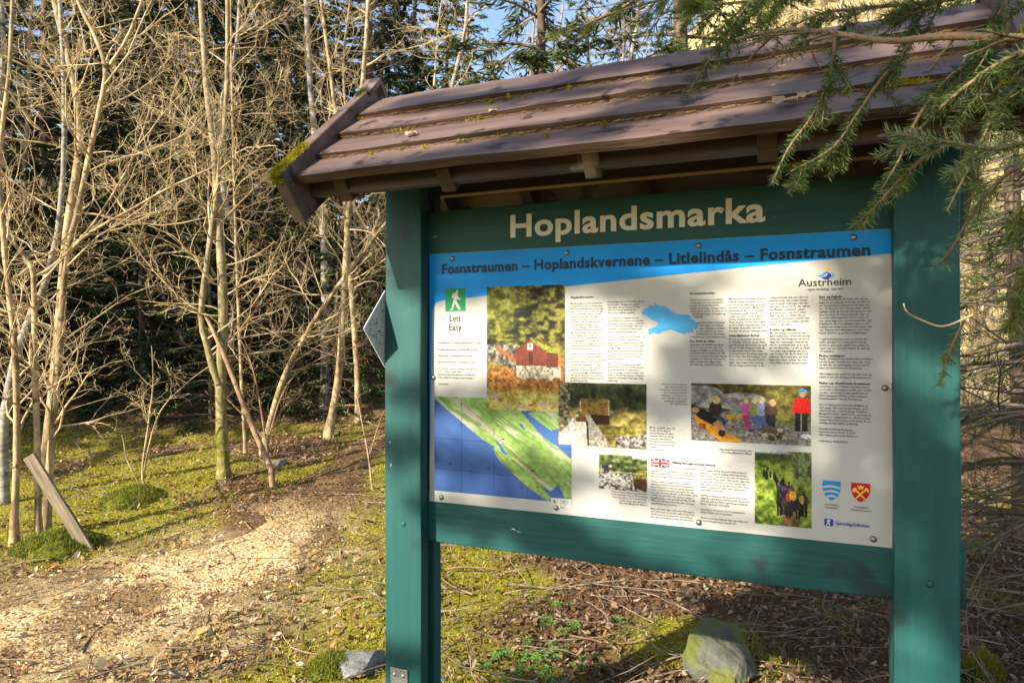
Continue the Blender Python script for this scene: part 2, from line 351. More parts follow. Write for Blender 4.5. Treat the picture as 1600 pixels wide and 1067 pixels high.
# ---- roof
roof = empty('roof'); roof.parent = board
rl, rr = -.228, 1.705
RZ, EZ, RD, ED = 2.496, 2.100, .020, -.430           # ridge and front eave (local y grows backwards)
run, drop = RD - ED, RZ - EZ; SL = math.hypot(run, drop); pit = math.atan2(drop, run)
def roof_pt(t, lift, back=False):
    """a point on the slope: t metres down from the ridge, lift metres above the slope plane"""
    y = RD - t * math.cos(pit) - lift * math.sin(pit); z = RZ - t * math.sin(pit) + lift * math.cos(pit)
    return ((2 * RD - y) if back else y, z)
exp = SL / 4
EDGE = pm('raw_board_edge', (.028, .016, .010), (.085, .050, .030), scale=9, rough=.85, bump=.4, bscale=40, stretch=(.2, 2, 2), spec=.15)
for back in (False, True):
    for k in range(4):
        t0 = k * exp - (.02 if k else 0); t1 = (k + 1) * exp + .018
        lo, hi = .004, .034
        q = [roof_pt(t0, -.004, back), roof_pt(t1, .012, back), roof_pt(t1, .040, back), roof_pt(t0, .018, back)]
        if k == 0: q = [roof_pt(.0, -.004, back), roof_pt(t1, .012, back), roof_pt(t1, .040, back), roof_pt(.0, .024, back)]
        n = 26; ph = rng.uniform(0, 9); V = []
        for i in range(n + 1):
            s = rl + (rr - rl) * i / n
            for j, (y, z) in enumerate(q):
                V.append((s, y + .0015 * math.sin(s * 7 + ph + j), z + .0022 * math.sin(s * 4.3 + ph) + (.001 * math.sin(s * 19 + ph))))
        Q = []
        for i in range(n):
            for j in range(4):
                a = i * 4 + j; b2 = i * 4 + (j + 1) % 4
                Q.append((a, a + 4, b2 + 4, b2) if not back else (a, b2, b2 + 4, a + 4))
        Q += [(0, 1, 2, 3), (n * 4 + 3, n * 4 + 2, n * 4 + 1, n * 4)]
        me = make_mesh('roof_board', V, Q); me.materials.append(BROWN); me.materials.append(EDGE)
        ix = np.zeros(len(me.polygons), np.int32); ix[1:n * 4:4] = 1; me.polygons.foreach_set('material_index', ix)
        link('roof_board', me, None, roof)
def slope_beam(name, s0, s1, t0, t1, l0, l1, m, back=False, end_cut=0.0, bev=.003):
    """a board lying along the slope (rafter or barge board)"""
    q = [roof_pt(t0, l0, back), roof_pt(t1 - end_cut, l0, back), roof_pt(t1, l1, back), roof_pt(t0, l1, back)]
    bm = prism([(0, y, z) for y, z in q], (s0, 0, 0), (s1, 0, 0))
    bmesh.ops.bevel(bm, geom=bm.edges[:], offset=bev, segments=1, affect='EDGES')
    return bm_link(name, bm, m, roof)
for s0, s1 in ((rl - .046, rl - .002), (rr + .002, rr + .048)):
    for back in (False, True):
        slope_beam('barge_board', s0, s1, -.012 if not back else -.010, SL + .055, -.105, .075, BROWN, back, .0)
for s in (-.10, .27, .72, 1.17, 1.57):
    for back in (False, True):
        slope_beam('rafter', s - .024, s + .024, .02, SL - .02, -.085, -.006, BROWND, back, .0)
y, z = roof_pt(SL - .06, -.03, False)
plank('eave_batten', rl + .004, rr - .004, y - .016, y + .016, z - .045, z + .004, BROWND, roof, .003)
plank('ridge_beam', rl + .01, rr - .01, RD - .022, RD + .022, RZ - .15, RZ - .03, BROWND, roof, .003)
for y0, y1, zb in ((-FD - .046, -FD - .002, CAM_H + .568), (.1065, .150, CAM_H + .556)):
    wp = plank('wall_plate', rl + .006, rr - .006, y0, y1, zb, zb + .11, BROWND, roof, .002)
    plank('bare_lit_underside', rl + .008, rr - .008, y0 + .002, y1 - .002, zb - .003, zb + .001, RAWLITWOOD, wp, 0)  # golden strip: unpainted wood, bounce from the ground put into its colour
# ridge cap ends: small board caps where the barge boards meet
for s0 in (rl - .05, rr + .0):
    bm = prism([(0, RD - .075, RZ + .03), (0, RD, RZ + .108), (0, RD + .075, RZ + .03), (0, RD + .06, RZ + .018), (0, RD, RZ + .082), (0, RD - .06, RZ + .018)], (s0 - .006, 0, 0), (s0 + .056, 0, 0))
    bm_link('ridge_cap', bm, BROWN, roof)
def moss_pad(name, spots, parent, hgt=.012, m=MOSS, n=900, blade=.012):
    """cushion of moss: a mass of short upright shoots over the given (point, normal) patches"""
    V = []; T = []; 
    for (c, ex, ey, nrm, a, b) in spots:
        c = np.array(c); ex = np.array(ex); ey = np.array(ey); nrm = np.array(nrm)
        k = int(n * a * b / .01) + 60
        r = np.sqrt(nr.random(k)); th = nr.random(k) * 6.283
        rag = .75 + .35 * np.sin(th * 3 + c[0] * 40) * np.sin(th * 5 + 1)
        u = r * np.cos(th) * a * rag; v = r * np.sin(th) * b * rag
        h = hgt * (1.15 - r ** 2) * (.6 + .7 * nr.random(k))
        base = c + u[:, None] * ex + v[:, None] * ey
        tip = base + h[:, None] * nrm + nr.normal(0, blade * .35, (k, 3))
        side = nr.normal(0, 1, (k, 3)); side /= np.linalg.norm(side, axis=1)[:, None]; side *= blade * .33
        i0 = len(V)
        A = np.stack([base - side - nrm * .004, base + side - nrm * .004, tip], 1).reshape(-1, 3)
        V.extend(A.tolist()); T.extend((i0 + np.arange(k * 3).reshape(-1, 3)).tolist())
    o = link(name, make_mesh(name, V, None, T), m, parent); return o
def slope_spot(s, t, lift, a, b):
    y, z = roof_pt(t, lift); nv = (0, -math.sin(pit), math.cos(pit)); ey = (0, -math.cos(pit), -math.sin(pit))
    return ((s, y, z), (1, 0, 0), ey, nv, a, b)
o = moss_pad('moss_cushion', [slope_spot(rl - .024, SL + .035 - .05 * k, .073, .027, .05) for k in range(4)] + [slope_spot(rl - .024, SL + .055, .05, .026, .02), slope_spot(rl - .047, SL - .02, .05, .012, .06)], roof, .011, MOSS, 16000, .007)
moss_pad('moss_cushion', [slope_spot(rl - .024, .05, .074, .022, .06)], roof, .008, pm('dark_moss', (.03, .05, .01), (.10, .13, .02), scale=30, rough=.95, bump=.6, spec=.1), 3000, .010)
moss_pad('moss_cushion', [slope_spot(rr + .024, SL - .20 + .06 * k, .074, .03, .10) for k in range(4)] + [slope_spot(rr - .09, SL - .05, .034, .10, .02), slope_spot(rr - .25, SL - .13, .03, .07, .012)], roof, .013, MOSS, 9000, .008)
moss_pad('moss_cushion', [slope_spot(rl + .02 + rng.uniform(0, .5) * (i % 3), exp * (1 + i % 3) + .028, .022, rng.uniform(.02, .06), .006) for i in range(9)] +
         [slope_spot(rng.uniform(0, 1.5), exp * rng.choice((1, 2, 3)) + rng.uniform(.03, .09), .028, rng.uniform(.007, .014), rng.uniform(.005, .010)) for i in range(14)], roof, .010, MOSS, 2600, .008)
# needles and debris lodged behind the laps
mb = MB()
for i in range(900):
    k = rng.choice((1, 2, 3)); s = rng.uniform(rl + .02, rr - .02); y, z = roof_pt(k * exp + .02 + abs(rng.gauss(0, .008)) + .004, .028)
    a = rng.uniform(-.5, .5); l = rng.uniform(.004, .014)
    mb.tube([(s - l * math.cos(a), y - l * math.sin(a) * .5, z), (s + l * math.cos(a), y + l * math.sin(a) * .5, z + .003)], [.0012, .0008], 3)
tag(mb.build('needle_debris', pm('debris', (.20, .13, .05), (.42, .30, .12), scale=40, rough=.9, bump=0), roof), kind='stuff')
def dead_leaf(name, loc, size, rot, parent, m):
    V = []; Q = []; n = 7
    for i in range(n):
        t = i / (n - 1); wd = math.sin(math.pi * (t * .92 + .04)) ** .8 * .36 * (1 + .25 * math.sin(t * 23))
        for j in (-1, -.5, 0, .5, 1):
            V.append(((t - .5) * size, j * wd * size, size * (.10 * abs(j) + .10 * math.sin(t * 5 + j * 2))))
    for i in range(n - 1):
        for j in range(4): a = i * 5 + j; Q.append((a, a + 1, a + 6, a + 5))
    o = link(name, make_mesh(name, V, Q, None, None, True), m, parent); o.location = loc; o.rotation_euler = rot; return o
DEADLEAF = pm('dead_leaf', (.26, .16, .08), (.46, .31, .17), scale=40, rough=.8, bump=.4, bscale=60, transl=.1)
for (lab, s, t, z_, k) in (('largest curled dead leaf on the lowest roof board, beneath the spruce sprays', 1.21, SL - .075, .045, .06), ('small curled dead leaf beside the largest one on the lowest roof board', 1.26, SL - .09, .047, .045), ('curled dead leaf near the left end of the roof', .11, SL - .19, .042, .042), ('tiny dead leaf high on the roof, left of the middle', .36, SL - .29, .04, .03)):
    y, z = roof_pt(t, z_)
    lf = dead_leaf('dead_leaf', (0, 0, 0), k, (0, 0, 0), None, DEADLEAF)
    lf.matrix_world = board.matrix_basis @ Matrix.Translation((s, y, z)) @ Matrix.Rotation(pit, 4, 'X') @ Matrix.Rotation(rng.uniform(-.5, .5), 4, 'Z')
    tag(lf, lab, 'leaf', 'dead leaves on the roof')
# ---- bolts and plates
def dome(name, s, z, r, y, m, parent, flat_=.6):
    bm = bmesh.new(); bmesh.ops.create_uvsphere(bm, u_segments=14, v_segments=8, radius=r)
    for v in bm.verts: v.co = Vector((v.co.x, v.co.z * flat_, v.co.y))
    bmesh.ops.delete(bm, geom=[v for v in bm.verts if v.co.y > .001], context='VERTS')
    ob = bm_link(name, bm, m, parent, True); ob.location = (s, y, z); return ob
for px, py in ((1453, 912), (631, 818)):
    s, z = face(px, py, FD); dome('bolt_head', s, z, .010, -FD - .0005, GREENV, board)
s, z = face(624, 1056, FD)
pl = plank('foot_bracket', s - .036, s + .036, -FD - .004, -FD - .0005, z - .12, z + .028, STEEL, board, .001)
for dx in (-.018, .018):
    b_ = dome('bracket_bolt', s + dx, z + .006, .008, -FD - .0045, STEEL, pl)
# ---- small diamond way-mark sign nailed to the outer side of the left post
zc = face(601.5, 514, FD)[1]; hl = .135
sg = empty('waymark_sign', (0, 0, 0)); sg.matrix_world = board.matrix_basis @ Matrix.Translation((ls0 - .006, -FD + .01, zc))
tag(sg, 'small diamond-shaped sign nailed to the side of the left post', 'sign')
bm = prism([(0, -hl, 0), (0, 0, hl * 1.05), (0, hl * .35, hl * .7), (0, hl * .35, -hl * .7), (0, 0, -hl * 1.05)], (-.003, 0, 0), (.0, 0, 0))
bm_link('plate', bm, pm('sign_plate', (.50, .49, .47), (.62, .60, .57), scale=14, rough=.5, bump=.05), sg)
mb = MB()
for i in range(46):
    y = rng.uniform(-hl * .8, -.02); z = rng.uniform(-1, 1) * (hl + y) * .7; a = rng.uniform(.004, .016)
    mb.add([(.0012, y, z), (.0012, y + a, z), (.0012, y + a, z + .003), (.0012, y, z + .003)], [(0, 1, 2, 3)])
mb.build('sign_print', flat('sign_ink', (.10, .13, .22)), sg)['kind'] = 'stuff'
# ---------------------------------------------------------------- the printed panel
PANELM = pm('panel_laminate', (.39, .382, .345), (.42, .410, .370), scale=3, rough=.42, bump=.02, bscale=9, spec=.2, dots=((.30, .27, .22), 55, .775))
panel = plank('panel', 0, PW, 0, .0036, Z0, Z1, PANELM, board, .0008)
plank('panel_slit_strip', PW + .001, PW + .0045, .0005, .004, Z0, Z1, flat('slit_dark', (.02, .022, .02)), board, 0)  # dark strip standing in for the shaded slit beside the right post
from mathutils.geometry import tessellate_polygon
def lay(name, pts, d, m):
    """a flat print: polygon given in board (s, z), d metres proud of the panel"""
    bm = bmesh.new(); vs = [bm.verts.new((s, -d, z)) for s, z in pts]
    if len(vs) == 4: bm.faces.new(vs)
    else:
        for t in tessellate_polygon([[Vector((s, z, 0)) for s, z in pts]]): bm.faces.new([vs[i] for i in t])
    bm.normal_update()
    for f in bm.faces:
        if f.normal.y > 0: f.normal_flip()
    return bm_link(name, bm, m, panel)
def pxl(L, ox=0, oy=0, k=1.0): return [face(ox + x / k, oy + y / k) for x, y in L]
BLUE = pm('blue_print', (.002, .20, .58), (.004, .27, .70), scale=2.2, rough=.45, bump=.02, bscale=9, spec=.15)
s1c = PW - .0008
band = [(.0008, Z1 - .0008), (s1c, Z1 - .0008), (s1c, face(1394, 396)[1])] + [face(x, y) for x, y in ((1200, 414), (1020, 433), (885, 447.5), (800, 457), (727, 466), (692, 469.5), (684, 472), (678.5, 477), (676, 484), (675, 495))] + [(.0062, 1.42), (.004, 1.25), (.0008, 1.16)]
lay('heading_band', band, .0005, BLUE)
_tmp = []
def text_mesh(body, size, align='LEFT', bold=0.0, line=1.0, res=2, shear=0.0):
    cu = bpy.data.curves.new('lettering', 'FONT'); cu.body = body; cu.size = size; cu.align_x = align; cu.offset = bold * size
    cu.space_line = line; cu.space_character = 1.0 + bold * 2.2; cu.resolution_u = res; cu.shear = shear; cu.fill_mode = 'FRONT'
    o = bpy.data.objects.new('lettering', cu); col.objects.link(o)
    dg = bpy.context.evaluated_depsgraph_get(); dg.update()
    me = bpy.data.meshes.new_from_object(o.evaluated_get(dg)); col.objects.unlink(o); bpy.data.objects.remove(o); bpy.data.curves.remove(cu)
    return me
def lettering(name, body, s, z, size, m, width=None, align='LEFT', bold=0.0, line=1.0, d=.0022, res=2, parent=None, cap=None, shear=0.0, y=None):
    me = text_mesh(body, size, align, bold, line, res, shear)
    n = len(me.vertices)
    if n == 0: return None
    V = np.zeros(n * 3, np.float32); me.vertices.foreach_get('co', V); V = V.reshape(-1, 3)
    x0, x1 = V[:, 0].min(), V[:, 0].max()
    fx = (width / (x1 - x0)) if width else 1.0
    if align == 'LEFT': X = (V[:, 0] - x0) * fx
    elif align == 'RIGHT': X = (V[:, 0] - x1) * fx
    else: X = (V[:, 0] - (x0 + x1) / 2) * fx
    fz = 1.0
    if cap: fz = cap / V[:, 1].max()
    W = np.stack([X + s, np.full(n, -d if y is None else y), V[:, 1] * fz + z], -1).astype(np.float32)
    me.vertices.foreach_set('co', W.ravel()); me.update(); me.name = name
    return link(name, me, m, parent or panel)
CREAM = flat('cream_letters', (.60, .57, .47), rough=.5)
# title on the header board
a = face(798, 370.5, -.004); b = face(1196, 346, -.004); c = face(798, 337, -.004)
lettering('title_lettering', 'Hoplandsmarka', a[0], a[1], .12, CREAM, width=b[0] - a[0], bold=.028, res=4, parent=board, cap=None, y=.0005)
ttl = col.objects['title_lettering'] if 'title_lettering' in col.objects else None
h = max(v.co.z for v in ttl.data.vertices) - a[1]; k = (c[1] - a[1]) / (h * .985)
for v in ttl.data.vertices: v.co.z = a[1] + (v.co.z - a[1]) * k
# heading
a = face(691, 427.5); b = face(1360, 397.5); 
lettering('heading_lettering', 'Fosnstraumen \u2013 Hoplandskvernene \u2013 Litlelind\u00e5s \u2013 Fosnstraumen', a[0], a[1], .0475, NAVY, width=b[0] - a[0], bold=.034, res=3)
# body text columns: (x, y of first baseline in the photo, width in photo px, lines)
LH = .00885
def column(x, y, x2, lines, bold=.008, align='LEFT', lh=LH, name='paragraph', m=None):
    p = face(x, y); q = face(x2, y); size = lh * .93
    lettering(name, '\n'.join(lines), p[0], p[1], size, m or INK, width=abs(q[0] - p[0]), align=align, bold=bold, line=lh / size, res=1)
def head(x, y, x2, t): column(x, y, x2, [t], .03, name='subheading', lh=LH * 1.08)
head(892, 466, 928, 'Hoplandskvernene')
column(891, 475.5, 946, ['N\u00e5r du har g\u00e5tt ca 1,7 km nordvestover', 'p\u00e5 steinalderstiar, kjem du til Hoplands-', 'kvernene, eit viktig kulturhistorisk anlegg.', 'Langs ei elv som renn ut i sj\u00f8en her, ligg', 'kvernhus. I historiske kjelder, er desse', 'kvernene nemnde alt p\u00e5 1600-talet.', 'Kvernene vart restaurerte rundt 1. verds-', 'krig (1914 \u2013 1918) og 1950-\u00e5ra. Behovet', 'for kornmel vart nok ikkje mindre', 'under 2. verdskrigen (1940 \u2013 1945), og i', 'denne perioden vart kvernene oppussa', 'igjen. Denne gongen under namnet', 'Hopland Bygdem\u00f8lle. Truleg var det', 'mange som i desse vanskelege \u00e5ra, kom', 'med havresekkane sine til m\u00f8lla her.', 'I 1970-\u00e5ra vart kvernanlegget p\u00e5 nytt sett', 'i stand, finansiert av Austrheim kommune', 'og Statens Kornforretning.', '', 'Det har vore meir enn 8 kverner i Aust-', 'rheim kommune. Dei fleste av desse var', 'flomkverner. Det betyr at dei for det meste', 'berre kunne brukast om v\u00e5ren og hausten,', 'd\u00e5 vassf\u00f8ringa i bekkane var stor. N\u00e5r', 'havet pressa seg inn i kortare periodar i', 'gardsdrifta, er \u00f2g desse bygdekvernene', 'er del av kvernanlegget p\u00e5 Hopland som er', 'rett oppe p\u00e5. Desse kvernene kunne bru-', 'kast heile \u00e5ret fordi dei hadde eit dam der', 'dei alltid kan nok vatn.'])
column(949.5, 473, 1008, ['Kornet m\u00e5tte helst vere knusktort n\u00e5r det', 'kom til m\u00f8lla. T\u00f8rkinga kunne gå f\u00f8re', 'seg i eldhus eller p\u00e5 loftberg. P\u00e5 Hop-', 'land veit vi dei sist t\u00f8rka korn p\u00e5', 'store heller i kjellaren og uthus.', '', 'Det er gardane p\u00e5 Hopland som har', 'eigd kvernene her. Kornet som vart male,', 'var truleg for det meste havre, og det kom', 'frå med b\u00e5t til Kvernhusv\u00e5gen, vart mela', 'kvernhusa. Der dei fr\u00e5 sj\u00f8, kunne m\u00f8te', 'kome inn heil til dei vestlege husa.', '', 'Det har vore dyrka korn i landet v\u00e5rt i om', 'lag 4000 \u00e5r. Dei f\u00f8rste kverntypa kom i', 'bruk for b. 700 \u00e5r sidan. Kornet som vart', 'dyrka i Austrheim, var for det meste havre.', 'I tillegg til bygg som er malen i heide og', 'ville puntar, var det ikkje lett \u00e5 f\u00e5 kornet', 'moge. Var ikkje kornet tørt nok, blei det', 'vanskeleg for kvernsteinane \u00e5 f\u00e5 knust', 'kornet til godt mjøl.', '', 'Berre spesielle steinslag kunne brukast', 'til kvernsteinar. Dei mest brukte steinsla-', 'ga var glimmerskifer med granatkorn i.', 'Desse korna lagar ei ujamn overflate som', 'knuste kornet til mjøl. Steinane i Hopland-', 'kvernene, kom truleg fr\u00e5 Hyllestad i Sogn', 'og Fjordane.'])
head(1078.5, 460, 1117, 'P\u00e5 steinalderstiar')
column(1078.5, 470, 1136, ['Du st\u00e5r ved starten av ei rundl\u00f8ype', 'som g\u00e5r gjennom skog og lyngmark', 'til sj\u00f8en ved Hoplandskvernene.', 'Det til venn du fylgja rundl\u00f8ypa vidare', 'attende dit du stod fr\u00e5. P\u00e5 kartet ser du', '   og alternative l\u00f8yper til Hopland og', '      Litlelind\u00e5s.', '', '          langs denne delen av l\u00f8ypa har', '             du fin utsikt over Hopland', '             vegen og til Radøy kommune', '          p\u00e5 andre sida. Her g\u00e5r du p\u00e5', '         steinalderstiar der arkeologane', '   har funne spor etter forfedrane v\u00e5re.'])
head(1078.5, 534.5, 1117, 'For 5000 \u00e5r sidan')
column(1078.5, 539.5, 1136, ['La fantasien styre blikket og tankane', 'dine n\u00e5r du g\u00e5r p\u00e5 denne stien. Du', 'g\u00e5r gjennom lynghei og sm\u00e5skog der', 'steinalderfamilie har g\u00e5tt f\u00f8r deg. Her', 'har livet vore hardt \u00e5 leve. Kvar dag var', 'ein kamp for \u00e5 finne mat. Nettene var', 'kalde i primitive hus. Ikkje mange', 'barn vaks opp. Levealderen var l\u00e5g.'])
column(1139, 468.5, 1199, ['Men her var nok \u00f2g b\u00e5ding og leik p\u00e5', 'svaberg og langs strendene, d\u00e5 som', 'no. For dei var langs sj\u00f8en og p\u00e5 sj\u00f8en', 'dei kunne hente maten. Mange stein-', 'alderbuplassar finn vi ved straumane.', 'Fosnstraumen gjekk sterk, d\u00e5 som no,', 'og har nok verka som ein magnet p\u00e5', 'somme steinaldermenn og kvinner.', 'Fisket var godt. Det finn arkeologane', 'ut ved \u00e5 studere s\u00f8ppelplassane. Lag', 'for lag kan dei avdekke kva forfed-', 'rane v\u00e5re har hatt p\u00e5 \u201dmiddagsbordet\u201d.'])
head(1139, 525.5, 1186, 'S\u00f8ppelplassen fortel')
column(1139, 531, 1199, ['D\u00e5 som no var menyen dominert av', 'tre fiskeslag: torsk, lyr og pale. Fiske-', 'bein fr\u00e5 pale var det mest av. Av og til', 'fekk dei eit laks. Innimellom fekk dei', 'og djupvassfisk som brosme, lange', 'og uer p\u00e5 kroken. For arkeologane har', 'funne restar etter fiskereiskapar. Det', 'meste av fisken er tatt p\u00e5 krok. Det', 'yngste utgravingane viser at det og', 'har vore fanga sild. Det betyr at dei'])
column(1202.5, 466.5, 1265, ['truleg m\u00e5 ha hatt nett, garn eller not-', 'liknande utstyr. Arkeologane meiner', 'og at dei gamle slektningane v\u00e5re har', 'hatt b\u00e5tar i strevet sitt for den daglege', 'fisk. Mengden av fiskebein i s\u00f8ppel-', 'gropene er store, opp til 1,5 meter', 'djupe, og viser oss viktige sider av', 'livet ved Fosnstraumen i periode etter', 'periode. Restar etter b\u00e5tane som blei', 'brukte, er ikkje funne.'])
head(1202.5, 516.5, 1244, 'Kobbe og villsvin')
column(1202.5, 521.5, 1266, ['Men litt variasjon i kosten har v\u00e5re', 'gamle venner hatt. Sel har dei nok sett', 'rundt seg. Utfordringa har nok vore \u00e5', 'fange han. Utgravingane inneheld ein', 'del sel- og kobbeknoklar, s\u00e5 av og til', 'har dei kunna fr\u00e5tse i spekk og selkj\u00f8t.', 'Dess yngre utgravingslaga blir, dess', 'meir variasjon blir det for folket ved', 'straumen. Etter kvart kjem det b\u00e5de', 'fugl, mykje skarv, og fleire dyr som', 'oter, villsvin og hjort inn p\u00e5 menyen.'])
head(1280, 465.5, 1316.5, 'Dyr og fugleliv')
column(1280, 469.5, 1363, ['I Hoplandsmarka bur det mange ulike dyr og', 'fuglar. Er du heldig, kan du f\u00e5 auge p\u00e5 nokre av', 'dei. Hjortestamma i kommunen har vakse seg', 'stor dei siste \u00e5ra. I 2011 blei det tildelt 134 fell-', 'ingsl\u00f8yve og 85 dyr blei felt. Best sjanse for \u00e5 sj\u00e5', 'hjort har du p\u00e5 ein tidleg morgontur, eller om', 'du er ute i skumringstimen. Du kan og sj\u00e5 rev', 'eller ekorn langs stien, og i strandsona finst oter.', 'Fuglelivet er rikt. Det mektigaste synet er nok', 'havørna som stadig svevar over land og sj\u00f8 etter', 'mat. Truleg er det hekkeplassar for \u00f8rn i kom-', 'munen. Det finst og ein liten orrfuglbestand.', '', 'Ta gjerne med hunden, men vis omtanke for', 'andre, og hugs at det er generell bandtvang', 'mellom 1. april og 20. august. Det er ikkje lov', '\u00e5 gjere opp eld i terrenget mellom 15. april og', '15.september.'])
head(1280, 557, 1320, 'Fleire turl\u00f8yper')
column(1280, 561.5, 1364, ['Rundt i kommunen kan du finne fleire turl\u00f8yper', 'p\u00e5 land og sj\u00f8. Oversikt over desse finn du p\u00e5', 'eit nytt tur- og opplevingskart. Kartet kan du', 'kj\u00f8pe p\u00e5 Servicekontoret i kommunen.', '', 'Alle turg\u00e5arar har ansvar for seg sj\u00f8lv, men om', 'ulykka er ute, kan du ringe n\u00f8dnummeret 113.'])
head(1280, 599.5, 1360, 'Fakta om Austrheim kommune')
column(1280, 604.5, 1362, ['Austrheim er ein moderne industrikommune', 'som best\u00e5r av litt fastland og 489 \u00f8yar, holmar', 'og skjer, i alt 56 km\u00b2. I dette \u00f8yriket finn du', '2800 innbyggarar (2012) og det vestlegaste', 'fastlandspunktet i Noreg, Vardetangen.', '', 'Her er s\u00e6rleg gode forhold for friluftsliv p\u00e5', 'land og sj\u00f8, men og trivelege bumilj\u00f8, og eit', 'variert jobbtilbod ved dei mange bedriftene i', 'Mongstadomr\u00e5det. Austrheim er og Havsport-', 'kommunen. I august kvart \u00e5r, i Havsportveka,', 'samlast fleire tusen havsportentusiastar til m.a.', 'padling, surfing, segling og dykking.', '', 'Kontakt Austrheim Kommune,', 'Servicekontoret, tlf: 56 16 20 00', 'eller www.austrheim.kommune.no', '', 'Velkommen til Austrheim'])
for y, x2, t in ((537, 752, 'Fosnstraumen - Hoplandskvernene 1,7 km'), (547, 746, 'Hoplandskvernene - Litlelind\u00e5s 1,4 km'), (557, 739, 'Litlelind\u00e5s - Fosnstraumen 1,4 km'), (566.5, 743, 'Hoplandskvernene - Hopland 2,6 km')):
    column(684.5, y, x2, [t], .02, name='distance_line', lh=LH * 1.15)
column(684.5, 576.5, 748, ['Ta naturen i bruk til mosjon, leik og moro.', 'Det er helse i kvart steg.', 'Regelmessig fysisk aktivitet er alltid det', 'beste, b\u00e5de for kroppen og hum\u00f8ret.'], lh=.0108)
column(685, 601, 700.5, ['God tur!'], lh=.0115)
p = face(711.5, 502); lettering('grade_lettering', 'Lett\nEasy', p[0], p[1], .034, INK, align='CENTER', line=.93, width=.049)
column(1074, 602, 1031, ['Godt med ein strede, og peiter', 'passe med bereist viser om', 'orresvart tur. Ved kvernhusa finst', 'ein fin rasteplass med benker', 'og b\u00e5lpanne, og med utsikt over', 'sj\u00f8en. I fjera kan du finne stjert,', 'strandsnegler og sj\u00f8stjerner.', 'Foto: Birth Rohnund'], align='RIGHT', lh=.0088)
column(1015, 668.5, 1057, ['Med lite og n\u00f8st f\u00e5ll, og av og til', 'ble vatn, var det viktig \u00e5 f\u00e5', 'fylle dei ressursane ein hadde', 'maksimalt, derfor vart det lagt', 'ut kvernhus etter kvarandre.', 'Det \u00f8vste huset som vart bruk av', 'finst nok p\u00e5 Hopland, det andre', 'er velta.', 'Foto: Stein Villand'], lh=.0088)
column(1175, 705.5, 1123, ['Unge menneske p\u00e5 historiske stiar', 'Foto: Anna Margreth F. \u00d8kland'], align='RIGHT', lh=.0088)
column(1010.5, 773, 955, ['Flokk entusiastar klipper og rydder stein', 'til rekonstruksjon og bruk. Slik vil det \u00f2g', 'bli ved kvernhusa, slik at kvernene kan', 'komme saman igjen mala korn.', 'Foto: Anna Margreth F. \u00d8kland'], align='RIGHT', lh=.0088)
head(1050.5, 723.5, 1118, 'Hiking through ancient history')
column(1050, 731.5, 1088, ['You are now at the start-'], lh=.0088)
column(1017, 735.5, 1090, ['ing point of a loop trail which goes on Stone Age', 'trails over heatherlands to the sea at the Hopland', 'mills, an important cultural and historical facility.', '', 'Then you arrive at a seaside picnic area and an', 'important cultural and historical facility featuring', 'two grinding mills. In historical sources, these facili-', 'ties are mentioned as early as the 1600s. The mills', 'were restored around the time of World War I (1914', '- 1918) and in the 1950s. The need for locally pro-', 'duced flour was no less during World War II (1940 -', '1945), and in this period the mills were once again', 'upgraded and put to good use.', '', 'Many of the Stone Age settlements in Norway are', 'to be found near sounds with a tidal current. Fosn-', 'straumen was strong then as it is now, and must', 'have attracted hungry Stone Age men and women'], lh=.0087)
column(1094.5, 735, 1172, ['like a magnet. Fishing was good, as the archaeolo-', 'gists can ascertain by studying waste disposal sites.', 'Layer by layer they can uncover what our ancestors', 'had on their \u201ddinner tables\u201d. Fish was the staple diet,', 'mostly coley, pollack and cod. From time to time', 'they dished up deer, grouse from land. Later, as the', 'hunters became more skilful, deer and wild boar', 'were added to the menu.', '', 'Feel free to bring your dog along, but please show', 'regard for other people, and remember the general', 'leash law which prohibits dogs running at large be-', 'tween 1 April and 1 November.', '', 'Open fires on the ground are not permitted be-', 'tween 15 April and 15 September.', '', 'All hikers are responsible for their own safety, but', 'in case of emergency you can call 113.'], lh=.0087)
# pictogram of a hiker
g0 = face(696, 451.5); g1 = face(727.3, 486)
picto = lay('pictogram', [(g0[0], g1[1]), (g1[0], g1[1]), (g1[0], g0[1]), (g0[0], g0[1])], .0010, flat('sign_green', (.004, .19, .055)))
gw, gh_ = g1[0] - g0[0], g0[1] - g1[1]
hk = [(.60, .06), (.66, .09), (.66, .17), (.61, .21), (.63, .30), (.66, .40), (.78, .47), (.76, .51), (.60, .46), (.56, .50), (.57, .56), (.66, .72), (.78, .90), (.72, .95), (.66, .94), (.48, .64), (.42, .80), (.38, .95), (.25, .95), (.25, .91), (.32, .89), (.40, .55), (.43, .42), (.36, .42), (.33, .33), (.36, .22), (.46, .18), (.53, .19), (.53, .10)]
lay('hiker_figure', [(g0[0] + u * gw, g0[1] - v * gh_) for u, v in hk], .0016, PAPER)
# eagle-shaped blue splash
bird = [(930, 208), (1000, 250), (1080, 265), (1130, 310), (1190, 340), (1290, 345), (1345, 360), (1312, 380), (1370, 405), (1405, 440), (1400, 468), (1378, 510), (1365, 472), (1345, 542), (1325, 500), (1310, 542), (1290, 518), (1270, 548), (1180, 520), (1115, 495), (1040, 515), (985, 545), (940, 530), (890, 560), (885, 500), (930, 480), (975, 465), (990, 440), (975, 415), (910, 390), (860, 350), (832, 350), (815, 320), (850, 300), (820, 293), (905, 265), (850, 245), (965, 250)]
lay('bird_silhouette', pxl(bird, 880, 440, 6.67), .0012, pm('pale_blue_print', (.012, .22, .50), (.05, .34, .64), scale=9, rough=.3, bump=0))
